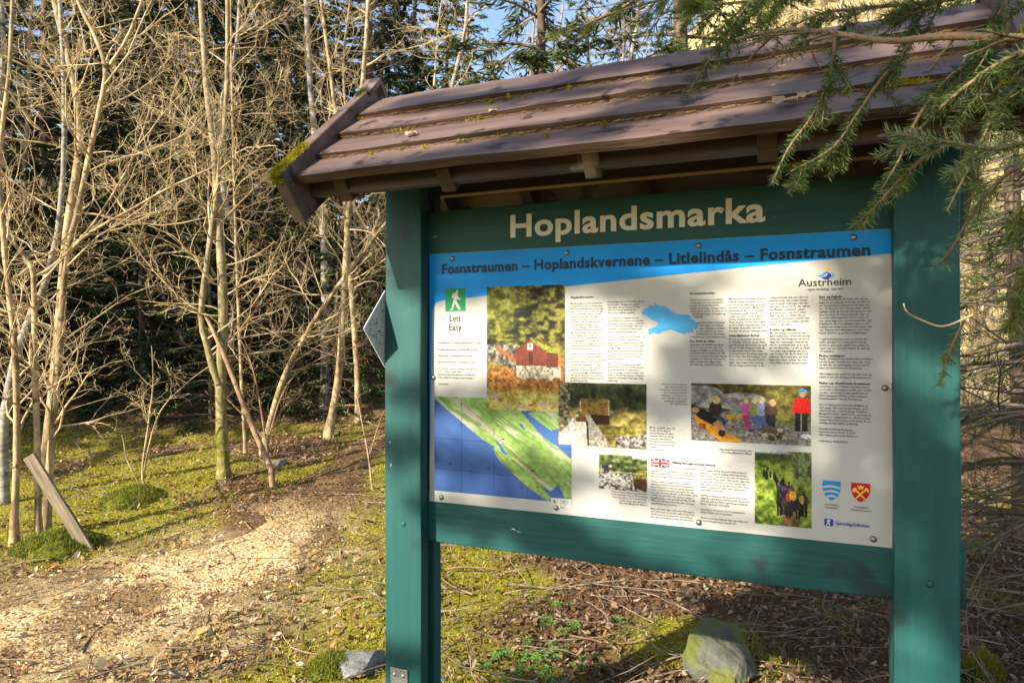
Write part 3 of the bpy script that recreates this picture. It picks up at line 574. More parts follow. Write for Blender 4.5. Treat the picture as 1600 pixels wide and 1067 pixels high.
# municipality logo
lay('logo_sun', [(face(1293, 419.3)[0] + .0075 * math.cos(i * .4488), face(1293, 419.3)[1] + .0042 * math.sin(i * .4488)) for i in range(14)], .0012, flat('logo_orange', (.72, .33, .05)))
for k, (c_, pts) in enumerate((((.05, .25, .52), [(1276, 431), (1284, 429), (1288, 425), (1294, 424), (1291, 428), (1288, 431), (1282, 433)]), ((.01, .03, .22), [(1283, 434), (1291, 432), (1294, 428), (1290, 425), (1297, 427), (1300, 431), (1296, 435), (1289, 437)]), ((.03, .35, .33), [(1296, 425), (1302, 427), (1304, 431), (1300, 435), (1297, 436.5), (1301, 431), (1300, 428)]))):
    lay('logo_wave', pxl(pts), .0012 + k * .0002, flat('logo_wave_%s' % ('light', 'dark', 'teal')[k], c_))
p = face(1247, 447.5); q = face(1330, 447.5); lettering('logo_lettering', 'Austrheim', p[0], p[1], .03, INK, width=q[0] - p[0], cap=.0215)
p = face(1259, 454); q = face(1318, 454); lettering('logo_motto', '- opne landskap, ope sinn', p[0], p[1], .0105, INK, width=q[0] - p[0])
def shield(x0, y0, x1, y1, m, name):
    p0 = face(x0, y0); p1 = face(x1, y1); wd, ht = p1[0] - p0[0], p0[1] - p1[1]
    pts = [(0, 0), (1, 0), (1, .35), (.96, .55), (.86, .74), (.70, .90), (.5, 1.0), (.30, .90), (.14, .74), (.04, .55), (0, .35)]
    f = lambda L: [(p0[0] + u * wd, p0[1] - v * ht) for u, v in L]
    lay(name, f(pts), .0010, m); return f
f = shield(1285.3, 750, 1313.5, 783, flat('crest_blue', (.02, .19, .47)), 'blue_crest')
for v in (.20, .44, .68):
    u0 = .02 if v < .4 else (.06 if v < .6 else .22); n = 8
    top = [(u0 + (1 - 2 * u0) * i / n, v + .10 - .08 * math.sin(math.pi * i / n)) for i in range(n + 1)]
    lay('crest_wave', f(top + [(u, vv + .105) for u, vv in top[::-1]]), .0015, PAPER)
f = shield(1330, 753.5, 1360, 785.5, flat('crest_red', (.42, .008, .018)), 'red_crest'); GOLD = flat('crest_gold', (.78, .42, .04))
lay('crest_axe', f([(.22, .80), (.27, .84), (.80, .36), (.92, .50), (.93, .36), (.84, .24), (.76, .22), (.72, .30)]), .0014, GOLD)
lay('crest_axe', f([(.78, .84), (.73, .88), (.24, .44), (.10, .52), (.06, .38), (.16, .26), (.24, .24), (.30, .36)]), .0016, GOLD)
lay('crest_crown', f([(.32, .12), (.42, .18), (.50, .09), (.58, .18), (.68, .12), (.62, .32), (.38, .32)]), .0018, GOLD)
p = face(1299, 789.5); lettering('crest_caption', 'Austrheim\nkommune', p[0], p[1], .0088, INK, align='CENTER', width=.034)
p = face(1345.5, 793.5); lettering('crest_caption', 'Hordaland\nfylkeskommune', p[0], p[1], .0088, INK, align='CENTER', width=.052)
p0 = face(1288, 809.5); p1 = face(1302, 822); r_ = .004
pts = []
for cx, cy, a0 in ((p1[0] - r_, p0[1] - r_, 0), (p0[0] + r_, p0[1] - r_, 90), (p0[0] + r_, p1[1] + r_, 180), (p1[0] - r_, p1[1] + r_, 270)):
    pts += [(cx + r_ * math.cos(R(a0 + t)), cy + r_ * math.sin(R(a0 + t))) for t in (0, 30, 60, 90)]
SPB = flat('sponsor_blue', (.008, .045, .30)); lay('sponsor_badge', pts, .0010, SPB)
cx, cz = (p0[0] + p1[0]) / 2, (p0[1] + p1[1]) / 2
lay('sponsor_figure', [(cx + u * .010, cz + v * .010) for u, v in ((-.1, 1), (.35, .9), (.5, .35), (.2, .1), (.45, -.8), (.1, -.9), (-.1, -.4), (-.5, -.9), (-.8, -.7), (-.3, 0), (-.7, .3), (-.4, .6))], .0016, PAPER)
p = face(1305, 819); q = face(1358.5, 819); lettering('sponsor_lettering', 'GjensidigeStiftelsen', p[0], p[1], .014, SPB, width=q[0] - p[0], bold=.012)
# union flag
f0 = face(1017, 715.5); f1 = face(1046, 731); fw, fh = f1[0] - f0[0], f0[1] - f1[1]
ff = lambda L: [(f0[0] + u * fw, f0[1] - v * fh) for u, v in L]
FB, FR = flat('flag_blue', (.012, .02, .13)), flat('flag_red', (.50, .012, .02))
flag = lay('flag_field', ff([(0, 1), (1, 1), (1, 0), (0, 0)]), .0008, FB)
for d0, pts in ((.0010, [(0, 0), (.10, 0), (1, .9), (1, 1), (.9, 1), (0, .1)]), (.0011, [(1, 0), (1, .1), (.1, 1), (0, 1), (0, .9), (.9, 0)]), (.0014, [(.40, 0), (.60, 0), (.60, 1), (.40, 1)]), (.0015, [(0, .32), (1, .32), (1, .68), (0, .68)])):
    lay('flag_white_stripe', ff(pts), d0, PAPER)
for d0, pts in ((.0012, [(0, 0), (.05, 0), (1, .95), (1, 1), (.95, 1), (0, .05)]), (.0013, [(1, 0), (1, .05), (.05, 1), (0, 1), (0, .95), (.95, 0)]), (.0017, [(.44, 0), (.56, 0), (.56, 1), (.44, 1)]), (.0018, [(0, .40), (1, .40), (1, .60), (0, .60)])):
    lay('flag_red_stripe', ff(pts), d0, FR)
# ---- printed pictures, painted as colour grids
class Pic:
    def __init__(s, nx, ny):
        s.nx, s.ny = nx, ny
        s.U, s.V = np.meshgrid(np.linspace(0, 1, nx), np.linspace(0, 1, ny)); s.im = np.zeros((ny, nx, 3))
    def mixm(s, mask, c): s.im = s.im * (1 - mask[..., None]) + np.asarray(c, float) * mask[..., None]
    def poly(s, P, c, var=0, seed=1, sc_=60):
        U, V = s.U, s.V; ins = np.zeros(U.shape, bool); n = len(P)
        for i in range(n):
            x0, y0 = P[i]; x1, y1 = P[(i + 1) % n]
            if y0 == y1: continue
            cr = ((y0 > V) != (y1 > V)) & (U < (x1 - x0) * (V - y0) / (y1 - y0) + x0); ins ^= cr
        c = np.asarray(c, float)
        cc = c[None, None] * (1 + var * (fbm(U * s.nx, V * s.ny, seed, sc_ / 100, 3)[..., None] - .5) * 2)
        s.im[ins] = cc[ins] if cc.shape[:2] == ins.shape else c
    def rect(s, u0, v0, u1, v1, c, **k): s.poly([(u0, v0), (u1, v0), (u1, v1), (u0, v1)], c, **k)
    def ell(s, u, v, ru, rv, c): s.im[((s.U - u) / ru) ** 2 + ((s.V - v) / rv) ** 2 < 1] = c
    def tex(s, mask, cols, seed, fx, fy=None, oct=4, con=1.6):
        n = fbm(s.U * fx, s.V * (fy or fx), seed, 1, oct); n = np.clip((n - .5) * con + .5, 0, .999) * (len(cols) - 1)
        i = n.astype(int); f = (n - i)[..., None]; C = np.array(cols, float); s.mixm(mask, C[i] * (1 - f) + C[np.minimum(i + 1, len(cols) - 1)] * f)
    def person(s, u, v, h, top, legs, hair=(200, 160, 90), asp=.5):
        s.ell(u, v - h * .42, h * .085 * asp, h * .085, hair); s.ell(u, v - h * .16, h * .15 * asp, h * .21, top)
        s.rect(u - h * .12 * asp, v, u - h * .01 * asp, v + h * .5, legs); s.rect(u + h * .02 * asp, v, u + h * .13 * asp, v + h * .5, legs)
    def put(s, name, x0, y0, x1, y1, d):
        a, b = face(x0, y0), face(x1, y1)
        if name != 'map': s.im = s.im * (1 + .55 * (fbm(s.U * s.nx + .37 * s.V * s.ny, s.V * s.ny - .41 * s.U * s.nx, 5 + s.nx, .42, 3) - .5) + .22 * (nr.random(s.U.shape) - .5))[..., None] * 1.06
        im = np.clip(s.im, 0, 255) / 255
        lin = np.where(im <= .04045, im / 12.92, ((im + .055) / 1.055) ** 2.4) * .47
        S = a[0] + (b[0] - a[0]) * s.U; Z = a[1] + (b[1] - a[1]) * s.V; V = np.stack([S, np.full(S.shape, -d), Z], -1).reshape(-1, 3)
        i = (np.arange(s.ny - 1)[:, None] * s.nx + np.arange(s.nx - 1)[None]).ravel(); Q = np.stack([i, i + s.nx, i + s.nx + 1, i + 1], -1)
        return link(name, make_mesh(name, V, Q, None, lin.reshape(-1, 3)), PICT, panel)
one = lambda p: np.ones(p.U.shape)
DKF = [(28, 26, 14), (60, 58, 26), (98, 98, 38), (150, 146, 62)]
# map
p = Pic(190, 150); p.im[:] = (84, 124, 196)
LAND = [(-.01, .02), (.05, .08), (.16, .20), (.25, .30), (.36, .42), (.45, .49), (.46, .56), (.50, .64), (.58, .74), (.68, .86), (.80, .97), (.84, 1.0), (.86, .97), (.80, .86), (.86, .90), (.91, .83), (.96, .96), (.99, 1.0), (1.01, 1.0), (1.01, .58), (.92, .47), (.82, .38), (.76, .30), (.70, .20), (.66, .14), (.60, -.01), (-.01, -.01)]
p.poly(LAND, (168, 205, 110), .18, 5, 22); p.poly([(.70, .14), (.74, .12), (1.01, .12), (1.01, .30), (.93, .34), (.86, .30), (.78, .22)], (165, 205, 115), .12, 6, 22)
p.poly([(.86, .30), (.93, .27), (1.01, .36), (1.01, .45), (.92, .44)], (84, 124, 196))
dg_ = (p.U - p.V * .9); land = (p.im[..., 1] > 150)
m_ = sstep(.56, .66, fbm(dg_ * 16 + 3, (p.U + p.V) * 2.2, 8, 1, 4)) * land; p.mixm(m_ * .85, (222, 218, 196))
m_ = sstep(.60, .66, fbm(dg_ * 30, (p.U + p.V) * 4, 18, 1, 3)) * land; p.mixm(m_ * .7, (120, 165, 80))
p.poly([(.46, .42), (.50, .46), (.56, .58), (.52, .56)], (84, 124, 196)); p.poly([(.63, .24), (.66, .25), (.68, .31), (.66, .30)], (84, 124, 196))
def dotted(P, c, step=.018, r=.0045):
    for (x0, y0), (x1, y1) in zip(P, P[1:]):
        n = max(2, int(math.hypot(x1 - x0, y1 - y0) / step))
        for i in range(n): p.ell(x0 + (x1 - x0) * i / n, y0 + (y1 - y0) * i / n, r, r * 1.25, c)
for u in (.21, .457, .70): p.mixm((np.abs(p.U - u) < .0028) * (p.im[..., 2] > 170) * .6, (40, 70, 140))
for v in (.44, .76): p.mixm((np.abs(p.V - v - .03 * p.U) < .0036) * (p.im[..., 2] > 170) * .6, (40, 70, 140))
dotted([(.20, .03), (.33, .19), (.45, .34), (.55, .49), (.63, .59), (.70, .70), (.76, .82), (.78, .92)], (190, 60, 30))
dotted([(.46, .55), (.53, .66), (.60, .78), (.66, .84), (.72, .88), (.76, .92)], (190, 60, 30)); dotted([(.48, .54), (.54, .60), (.58, .65), (.62, .59)], (190, 60, 30))
p.ell(.766, .875, .009, .011, (215, 40, 25))
for i in range(34): p.rect(*(lambda u, v: (u, v, u + .022, v + .008))(rng.uniform(.05, .95), rng.uniform(.03, .95)), (60, 80, 60)) if rng.random() < .5 else None
p.put('map', 679, 619, 893, 786, .0009)
a_, b_ = face(861, 777), face(893, 794.5)
lay('map_legend', [(a_[0], b_[1]), (b_[0], b_[1]), (b_[0], a_[1]), (a_[0], a_[1])], .0013, PAPER)
cx, cz = face(867, 783)
for q_ in (0, 1): lay('compass_rose', [(cx + math.cos(i * math.pi / 4 + q_ * 0) * (.010 if i % 2 == 0 else .0022), cz + math.sin(i * math.pi / 4) * (.010 if i % 2 == 0 else .0022)) for i in range(8)], .0017, INK) if q_ == 0 else None
column(875, 782.5, 890, ['Vegliste', 'turl\u00f8ype', '--- sti', 'start'], lh=.0072)
# cabin photo
p = Pic(130, 200)
p.tex(one(p), DKF, 3, 13, 30, 5, 2.8)
p.tex(sstep(.42, .25, p.U + .10 * (fbm(p.U * 6, p.V * 10, 4) - .5)) * sstep(.45, .2, p.V), [(60, 62, 24), (128, 132, 48), (196, 196, 96)], 6, 14, 24)
p.tex(sstep(.40, .52, p.V + .25 * (fbm(p.U * 5, p.V * 5, 9) - .5)) * .8, [(70, 50, 22), (140, 120, 50), (190, 165, 80)], 12, 18, 24)
p.tex(sstep(.60, .66, p.V + .12 * (p.U - .4)), [(92, 56, 24), (176, 116, 56), (222, 166, 92)], 14, 24, 34)
p.tex(sstep(.80, .88, p.V), [(150, 128, 48), (214, 196, 92), (238, 226, 150)], 15, 16, 24)
p.tex((p.U < .40) * (p.V > .47) * (p.V < .60 + .2 * p.U) * 1.0, [(40, 36, 28), (120, 112, 96), (206, 200, 186)], 19, 30, 40)
p.poly([(.13, .48), (.38, .58), (.40, .62), (.13, .515)], (186, 102, 40), .25)
p.rect(.39, .64, .93, .735, (196, 186, 160)); p.tex((p.U > .39) * (p.U < .95) * (p.V > .64) * (p.V < .735 + .02 * np.sin(p.U * 40)) * 1.0, [(120, 104, 76), (206, 196, 170), (240, 236, 222)], 22, 34, 50)
p.poly([(.36, .535), (.56, .425), (.80, .535), (.775, .64), (.39, .64)], (140, 70, 52), .15); p.rect(.775, .535, .915, .65, (122, 60, 46))
p.mixm(((np.sin(p.V * 380) > .5) * (p.U > .39) * (p.U < .915) * (p.V > .47) * (p.V < .645)) * .30 * (p.im[..., 0] > p.im[..., 1] * 1.6), (60, 24, 18))
p.poly([(.55, .418), (.60, .425), (.94, .52), (.93, .545), (.78, .53), (.57, .435)], (150, 156, 56), .4); p.poly([(.56, .42), (.35, .535), (.365, .548), (.56, .44)], (96, 50, 36))
p.rect(.535, .50, .615, .64, (150, 84, 62)); p.rect(.55, .525, .605, .63, (92, 48, 36)); p.rect(.53, .462, .60, .51, (232, 228, 220)); p.rect(.545, .472, .585, .50, (60, 60, 60)); p.rect(.562, .465, .568, .508, (232, 228, 220))
for u, v, r in ((.28, .965, .08), (.45, .97, .07), (.58, .955, .05), (.76, .945, .10), (.10, .89, .10)): p.ell(u, v, r, r * .22, (204, 184, 150) if u != .58 else (190, 120, 70)); 
p.put('cabin_photograph', 761, 448.5, 882.5, 644, .0013)
# mill flume photo
p = Pic(120, 92)
p.tex(one(p), [(96, 84, 40), (176, 158, 78), (226, 208, 132)], 31, 12, 12)
p.tex(sstep(.48, .36, p.V + .1 * (fbm(p.U * 9, p.V * 4, 33) - .5)), [(22, 26, 18), (52, 62, 34), (90, 98, 58)], 34, 22, 9)
p.mixm(sstep(.20, .05, p.V + .16 * np.abs(np.sin(p.U * 17 + 3 * np.sin(p.U * 7))) + .6 * np.abs(p.U - .45)), (226, 232, 238))
p.tex((p.U < .14) * (p.V < .75) * 1.0, [(34, 32, 20), (120, 112, 80), (196, 190, 160)], 36, 40, 30)
p.poly([(.25, .30), (.58, .28), (.60, .50), (.40, .52), (.26, .46)], (150, 124, 62), .5, 37, 40); p.tex((p.U > .26) * (p.U < .58) * (p.V > .25) * (p.V < .50) * 1.0, [(96, 74, 30), (168, 140, 70), (150, 96, 56)], 39, 22, 18)
p.rect(.38, .50, .59, .65, (66, 46, 32)); p.poly([(.25, .29), (.265, .29), (.27, .46), (.255, .46)], (216, 204, 180)); p.rect(.575, .27, .595, .50, (196, 182, 150)); p.poly([(.60, .50), (.72, .38), (.80, .36), (.80, .42), (.64, .52)], (120, 100, 66))
p.poly([(0, .86), (.20, .52), (.24, .50), (.22, .60), (.02, 1.0), (0, 1.0)], (206, 200, 188), .5, 41, 40); p.poly([(.02, 1), (.21, .62), (.33, .62), (.35, 1)], (226, 218, 202), .15); p.rect(.21, .54, .33, .62, (110, 70, 40)); p.poly([(.33, .52), (.36, .50), (.62, 1.0), (.35, 1.0)], (196, 188, 170), .4, 43, 40); p.poly([(.325, .6), (.35, .6), (.36, 1), (.34, 1)], (70, 50, 34))
p.tex((p.U > .66) * (p.V > .84 - .2 * (p.U - .66)) * 1.0, [(60, 52, 44), (140, 132, 122), (230, 226, 220)], 44, 40, 30)
p.tex((p.U > .55) * (p.V > .66) * (p.V < .80) * (p.U < .85) * .8, [(50, 44, 20), (120, 112, 44), (190, 180, 80)], 45, 30, 20)
p.put('flume_photograph', 873, 597, 1010, 702, .0017)
# stone-clearing photo
p = Pic(76, 58); p.tex(one(p), [(40, 48, 24), (96, 112, 56), (170, 180, 110)], 51, 12, 12)
p.mixm(sstep(.14, .02, p.V + .2 * (p.U < .7)), (216, 224, 226)); p.tex(sstep(.46, .52, p.V - .06 * p.U), [(74, 66, 54), (170, 160, 144), (238, 234, 226)], 53, 22, 18, 3, 2.4)
p.poly([(.72, .66), (1, .46), (1, 1), (.74, .9)], (92, 62, 40), .3); p.poly([(.70, .56), (.86, .40), (1, .38), (1, .62), (.72, .66)], (150, 140, 60), .5); p.rect(.0, .48, .95, .50, (206, 200, 180))
p.ell(.16, .36, .10, .08, (38, 44, 66)); p.rect(.10, .40, .15, .53, (60, 60, 70)); p.rect(.17, .40, .22, .52, (60, 60, 70)); p.ell(.24, .33, .035, .04, (196, 166, 140))
p.put('stone_clearing_photograph', 936, 709, 1011, 769, .0013)
# picnic photo
p = Pic(180, 96); p.tex(one(p), [(96, 92, 84), (140, 134, 124), (176, 168, 158)], 61, 60, 40, 3, 1.8)
p.tex(sstep(.52, .44, p.V + .12 * (fbm(p.U * 8, p.V * 4, 62) - .5)), [(44, 36, 20), (84, 72, 34), (128, 116, 52)], 63, 26, 16)
for u, v, a, b in ((.08, .20, .20, .17), (.44, .30, .22, .16), (.20, .36, .16, .08), (.62, .34, .08, .1)):
    p.tex(sstep(1.08, .95, ((p.U - u) / a) ** 2 + ((p.V - v) / b) ** 2), [(110, 106, 100), (158, 154, 148), (202, 198, 192)], 64, 18, 14)
p.tex(sstep(.58, .70, p.U) * sstep(.75, .6, p.V) * .8, [(60, 62, 24), (110, 106, 40), (150, 140, 60)], 66, 22, 16)
p.poly([(.02, .56), (.07, .58), (.45, .98), (.44, 1.0), (.26, 1.0), (.04, .68)], (236, 160, 40), .15); p.poly([(.30, .54), (.44, .50), (.46, .57), (.32, .62)], (236, 160, 40), .1); p.rect(.07, .70, .13, .80, (150, 88, 40))
p.poly([(.02, .50), (.10, .44), (.18, .52), (.26, .66), (.21, .74), (.08, .62)], (34, 30, 32)); p.poly([(.19, .70), (.24, .62), (.30, .80), (.26, .86)], (206, 156, 120)); p.ell(.27, .86, .035, .06, (50, 44, 40)); p.ell(.32, .88, .025, .05, (196, 140, 60)); p.ell(.04, .47, .03, .05, (198, 150, 116))
p.ell(.215, .44, .055, .15, (62, 44, 32)); p.poly([(.18, .58), (.27, .56), (.31, .66), (.29, .74), (.26, .64)], (58, 70, 100)); p.ell(.22, .28, .035, .07, (222, 186, 110)); p.ell(.235, .30, .018, .04, (232, 190, 160))
p.ell(.395, .50, .028, .035, (80, 190, 170))
for u, t, l, h in ((.47, (214, 100, 160), (176, 70, 120), (228, 190, 120)), (.545, (150, 150, 96), (90, 116, 160), (236, 206, 140)), (.60, (150, 160, 190), (84, 100, 140), (236, 206, 140))):
    p.ell(u, .42, .035, .14, t); p.poly([(u - .03, .54), (u + .03, .52), (u + .055, .78), (u + .02, .80), (u - .01, .66)], l); p.ell(u + .005, .27, .022, .055, h); p.ell(u + .01, .285, .013, .035, (234, 192, 160)); p.ell(u + .05, .78, .025, .03, (70, 60, 66))
p.ell(.68, .44, .055, .14, (92, 72, 56)); p.ell(.695, .30, .026, .06, (220, 170, 130)); p.poly([(.63, .52), (.72, .5), (.72, .72), (.68, .72), (.64, .64)], (50, 50, 60))
p.poly([(.87, .22), (.97, .20), (1.0, .28), (.995, .46), (.86, .46), (.85, .40)], (212, 34, 28), .1); p.ell(.935, .10, .035, .05, (96, 156, 206)); p.ell(.935, .15, .026, .04, (200, 150, 120)); p.rect(.875, .46, .92, .76, (34, 34, 40)); p.rect(.93, .46, .975, .76, (34, 34, 40))
for i in range(26): p.ell(.69 + .12 * math.cos(i * 2.4) * (.4 + .6 * rng.random()), .83 + .10 * math.sin(i * 2.4) * (.4 + .6 * rng.random()), .026, .036, rng.choice([(150, 130, 104), (196, 178, 150), (112, 88, 62), (80, 66, 52)]))
p.ell(.965, .84, .045, .04, (222, 224, 226)); p.put('picnic_photograph', 1080, 598.5, 1267, 697, .0013)
# hikers photo
p = Pic(90, 120); p.tex(one(p), [(62, 84, 24), (122, 146, 46), (186, 196, 92)], 71, 10, 14, 5, 2.0)
p.mixm(sstep(.08, .02, p.V), (214, 222, 226)); p.tex(sstep(.20, .10, p.V) * sstep(.02, .06, p.V), [(52, 60, 34), (90, 104, 50)], 73, 16, 10); p.tex(sstep(.62, .8, p.U + .3 * (.4 - p.V)) * sstep(.5, .3, p.V), [(54, 60, 40), (116, 130, 80), (150, 160, 110)], 74, 20, 20)
p.tex(sstep(.10, .04, np.abs(p.U - .62 - .1 * (p.V - .7)) - .08 * p.V) * sstep(.60, .75, p.V), [(96, 70, 44), (156, 122, 86)], 75, 26, 26)
for i in range(46):
    t = rng.random() ** .8; v = .24 + .52 * t; u = .12 + .45 * min(1, t * 1.7) + rng.uniform(-.07, .10) * (1 + t); h = .07 + .20 * t
    p.person(u, v, h, rng.choice([(30, 34, 52), (44, 40, 44), (70, 76, 108), (24, 24, 28), (96, 52, 70), (58, 54, 40)]), (28, 28, 34), rng.choice([(60, 44, 30), (150, 116, 70), (40, 32, 26)]), 1.35)
p.person(.62, .66, .34, (176, 60, 70), (40, 36, 40), (120, 90, 60), 1.3); p.person(.68, .64, .32, (206, 160, 60), (34, 34, 40), (90, 70, 50), 1.3); p.person(.87, .68, .34, (52, 46, 60), (22, 22, 26), (84, 64, 48), 1.3); p.ell(.84, .63, .03, .06, (206, 150, 50))
p.put('hikers_photograph', 1179.5, 702, 1268, 825.5, .0013)
for x, y in ((707, 404), (886, 395), (1092, 384), (1334, 371), (677.5, 590), (1383, 606), (690, 777), (869, 793), (1092, 816), (1365, 842)):
    s, z = face(x, y); dome('panel_screw', s, z, .0095, -.0003, BOLT, panel, .7)
# ---------------------------------------------------------------- bare trees
def wander(p, d, L, n, r, jit, up, side=None):
    P = [np.array(p, float)]; d = np.array(d, float); d /= np.linalg.norm(d)
    bend = np.array([r.gauss(0, 1), r.gauss(0, 1), r.gauss(0, .6)]) * jit * .5
    for i in range(n):
        d = d + np.array([r.gauss(0, jit), r.gauss(0, jit), r.gauss(0, jit * .8) + up]) + bend; d /= np.linalg.norm(d)
        P.append(P[-1] + d * L / n)
    return np.array(P)
def grow(mb, buds, p, d, L, rad, level, r, dens=1.0):
    n = 7 if level == 0 else (5 if level == 1 else 4)
    P = wander(p, d, L, n, r, .17 if level == 0 else .24, .045 if level < 2 else .03)
    rt = rad * np.linspace(1, .30, n + 1); mb.tube(P, rt, 5 if level == 0 else 3)
    if level >= 2 or L < .12:
        if buds is not None and r.random() < .8: buds.append((P[-1], P[-1] - P[-2]))
        if buds is not None and r.random() < .35: buds.append((P[-2], np.array([r.gauss(0, 1), r.gauss(0, 1), 1.0])))
        return
    k = int((L * (8.5 if level == 0 else 9)) * dens) + 1
    for i in range(k):
        t = r.uniform(.18, 1.0) * n; a = min(int(t), n - 1); q = P[a] + (P[a + 1] - P[a]) * (t - a)
        ax = P[a + 1] - P[a]; ax /= np.linalg.norm(ax)
        e = np.cross(ax, np.array([r.gauss(0, 1), r.gauss(0, 1), r.gauss(0, 1)])); e /= np.linalg.norm(e) + 1e-6
        g = math.radians(r.uniform(32, 62)); dd = ax * math.cos(g) + e * math.sin(g); dd[2] += .12
        grow(mb, buds, q, dd, L * r.uniform(.28, .52) * (1.15 - .5 * t / n), max(rad * (1 - .65 * t / n) * .52, .0019), level + 1, r, dens)
def bud_mesh(name, buds, m, parent, size=.011):
    if not buds: return
    V = []; T = []
    for p, d in buds:
        d = np.array(d, float); d /= np.linalg.norm(d) + 1e-9; e = np.cross(d, [.3, .5, .8]); e /= np.linalg.norm(e) + 1e-9; f = np.cross(d, e); k = len(V)
        s = size * rng.uniform(.7, 1.3)
        V += [p, p + d * s * .4 + e * s * .3, p + d * s * .4 - e * s * .15 + f * s * .26, p + d * s * .4 - e * s * .15 - f * s * .26, p + d * s]
        T += [(k, k + 2, k + 1), (k, k + 3, k + 2), (k, k + 1, k + 3), (k + 4, k + 1, k + 2), (k + 4, k + 2, k + 3), (k + 4, k + 3, k + 1)]
    o = link(name, make_mesh(name, V, None, T), m, parent); o['kind'] = 'stuff'; return o
def smooth_line(P, n):
    P = np.array([list(p) for p in P], float); t = np.linspace(0, len(P) - 1, n); i = np.clip(t.astype(int), 0, len(P) - 2); f = (t - i)[:, None]
    a = P[np.clip(i - 1, 0, len(P) - 1)]; b = P[i]; c = P[i + 1]; d = P[np.clip(i + 2, 0, len(P) - 1)]
    return .5 * (2 * b + (c - a) * f + (2 * a - 5 * b + 4 * c - d) * f ** 2 + (3 * b - a - 3 * c + d) * f ** 3)
def bare_tree(name, label, stems, seed, bark, twigm=None, per_m=3.4, zmin=.9, blen=(.6, 1.7), dens=1.0, group=None, buds=True, cat='tree', loc=None):
    """stems: list of (points, r0, r1); the first point of the first stem is the foot"""
    r = random.Random(seed)
    base = Vector(stems[0][0][0]) if loc is None else Vector(loc)
    root = empty(name, base); tag(root, label, cat, group)
    off = np.array(base)
    cr = MB(); bl = [] if buds else None
    for k, (pts, r0, r1) in enumerate(stems):
        n = max(10, len(pts) * 5); P = smooth_line(pts, n) - off
        P += np.cumsum(nr.normal(0, .0018, P.shape), 0) * np.array([1, 1, 0])
        rad = np.linspace(r0, r1, n) * (1 + .05 * np.sin(np.arange(n) * 1.3 + seed)); 
        if k == 0: rad[:3] *= np.array([1.5, 1.25, 1.08]); P[0, 2] -= .12
        rad = rad * .86; mb = MB(); mb.tube(P, rad, 10); mb.build('trunk' if k == 0 else 'stem', bark, root, True)
        seg = np.linalg.norm(np.diff(P, axis=0), axis=1); tot = seg.sum(); cum = np.concatenate([[0], np.cumsum(seg)])
        for i in range(int(tot * per_m)):
            d = r.uniform(.05, 1) * tot; a = min(np.searchsorted(cum, d) - 1, n - 2); a = max(a, 0); q = P[a] + (P[a + 1] - P[a]) * ((d - cum[a]) / max(seg[a], 1e-6))
            if q[2] + off[2] < zmin + (gz(off[0], off[1]) if off[1] < 30 else 0): continue
            th = r.uniform(0, 6.283); el = math.radians(r.uniform(5, 50)); dd = np.array([math.cos(th) * math.cos(el), math.sin(th) * math.cos(el), math.sin(el)])
            grow(cr, bl, q, dd, r.uniform(*blen) * (1.0 - .35 * d / tot), min(rad[a] * .42, .0115) * r.uniform(.6, 1.0) + .001, 0, r, dens)
    if cr.n: cr.build('crown', twigm or TWIG, root, True)
    if bl: bud_mesh('buds', bl, BUD, root)
    return root
def copy_tree(o, parent=None):
    c = o.copy(); col.objects.link(c)
    if parent is not None: c.parent = parent
    for ch in list(o.children): copy_tree(ch, c)
    return c
def line(L, Y): return [at(x, y, Y if not isinstance(Y, (list, tuple)) else Y[0] + (Y[1] - Y[0]) * i / (len(L) - 1)) for i, (x, y) in enumerate(L)]
def foot(px, py, Y, dy=0):
    p = at(px, py, Y); return Vector((p.x, p.y, gz(p.x, p.y)))
def grounded(P):
    P = [Vector(p) for p in P]; P[0].z = gz(P[0].x, P[0].y); return P
bare_tree('alder_tree', 'bare alder with two crossing stems and a mossy trunk foot beside the path', [
    (grounded(line([(350, 752), (345, 660), (344, 567), (347, 492), (343, 400), (337, 330), (331, 225), (320, 150), (309, 0), (300, -160)], 7.0)), .072, .026),
    (line([(341, 600), (326, 549), (316, 492), (326, 400), (344, 262), (354, 150), (356, 0), (350, -150)], 6.95), .040, .020)], 3, BARKM, per_m=4.6, zmin=.9, blen=(.7, 2.0))
bare_tree('alder_tree', 'bare young alder whose stem forks above the leaning plank', [
    (grounded(line([(72, 810), (88, 620), (98, 500), (105, 400), (125, 330), (145, 240), (161, 170), (169, 105), (150, 50), (125, 0), (108, -90)], 5.6)), .036, .014),
    (line([(169, 106), (195, 65), (222, 0), (240, -70)], 5.6), .018, .010), (line([(99, 405), (135, 368), (200, 330), (260, 296), (330, 262)], [5.6, 5.2]), .016, .007)], 5, BARK, per_m=5.2, zmin=.7, blen=(.6, 1.7))
bare_tree('alder_tree', 'thin bare alder stem nearest the left edge of the picture', [
    (grounded(line([(20, 848), (25, 700), (22, 560), (5, 400), (-5, 250), (12, 100), (20, -60)], 5.4)), .034, .014)], 6, BARK, per_m=5.0, zmin=.7, blen=(.6, 1.7))
bare_tree('alder_tree', 'bare alder sapling with a low wide fork between two straighter stems', [
    (grounded(line([(62, 835), (60, 700), (56, 550), (54, 432), (40, 402), (16, 372), (-20, 330)], 5.5)), .032, .014),
    (line([(55, 431), (78, 420), (112, 385), (150, 340), (205, 250), (240, 150)], [5.5, 5.7]), .018, .008)], 8, BARK, per_m=5.0, zmin=.9, blen=(.5, 1.5))
bare_tree('birch_tree', 'pale birch with a mossy crooked trunk at the left edge', [
    (grounded(line([(-2, 850), (6, 780), (4, 680), (22, 570), (48, 495), (72, 440), (95, 330), (100, 150), (90, -40)], 6.3)), .060, .02)], 9, BIRCH, per_m=4.2, zmin=1.2, blen=(.6, 1.6))
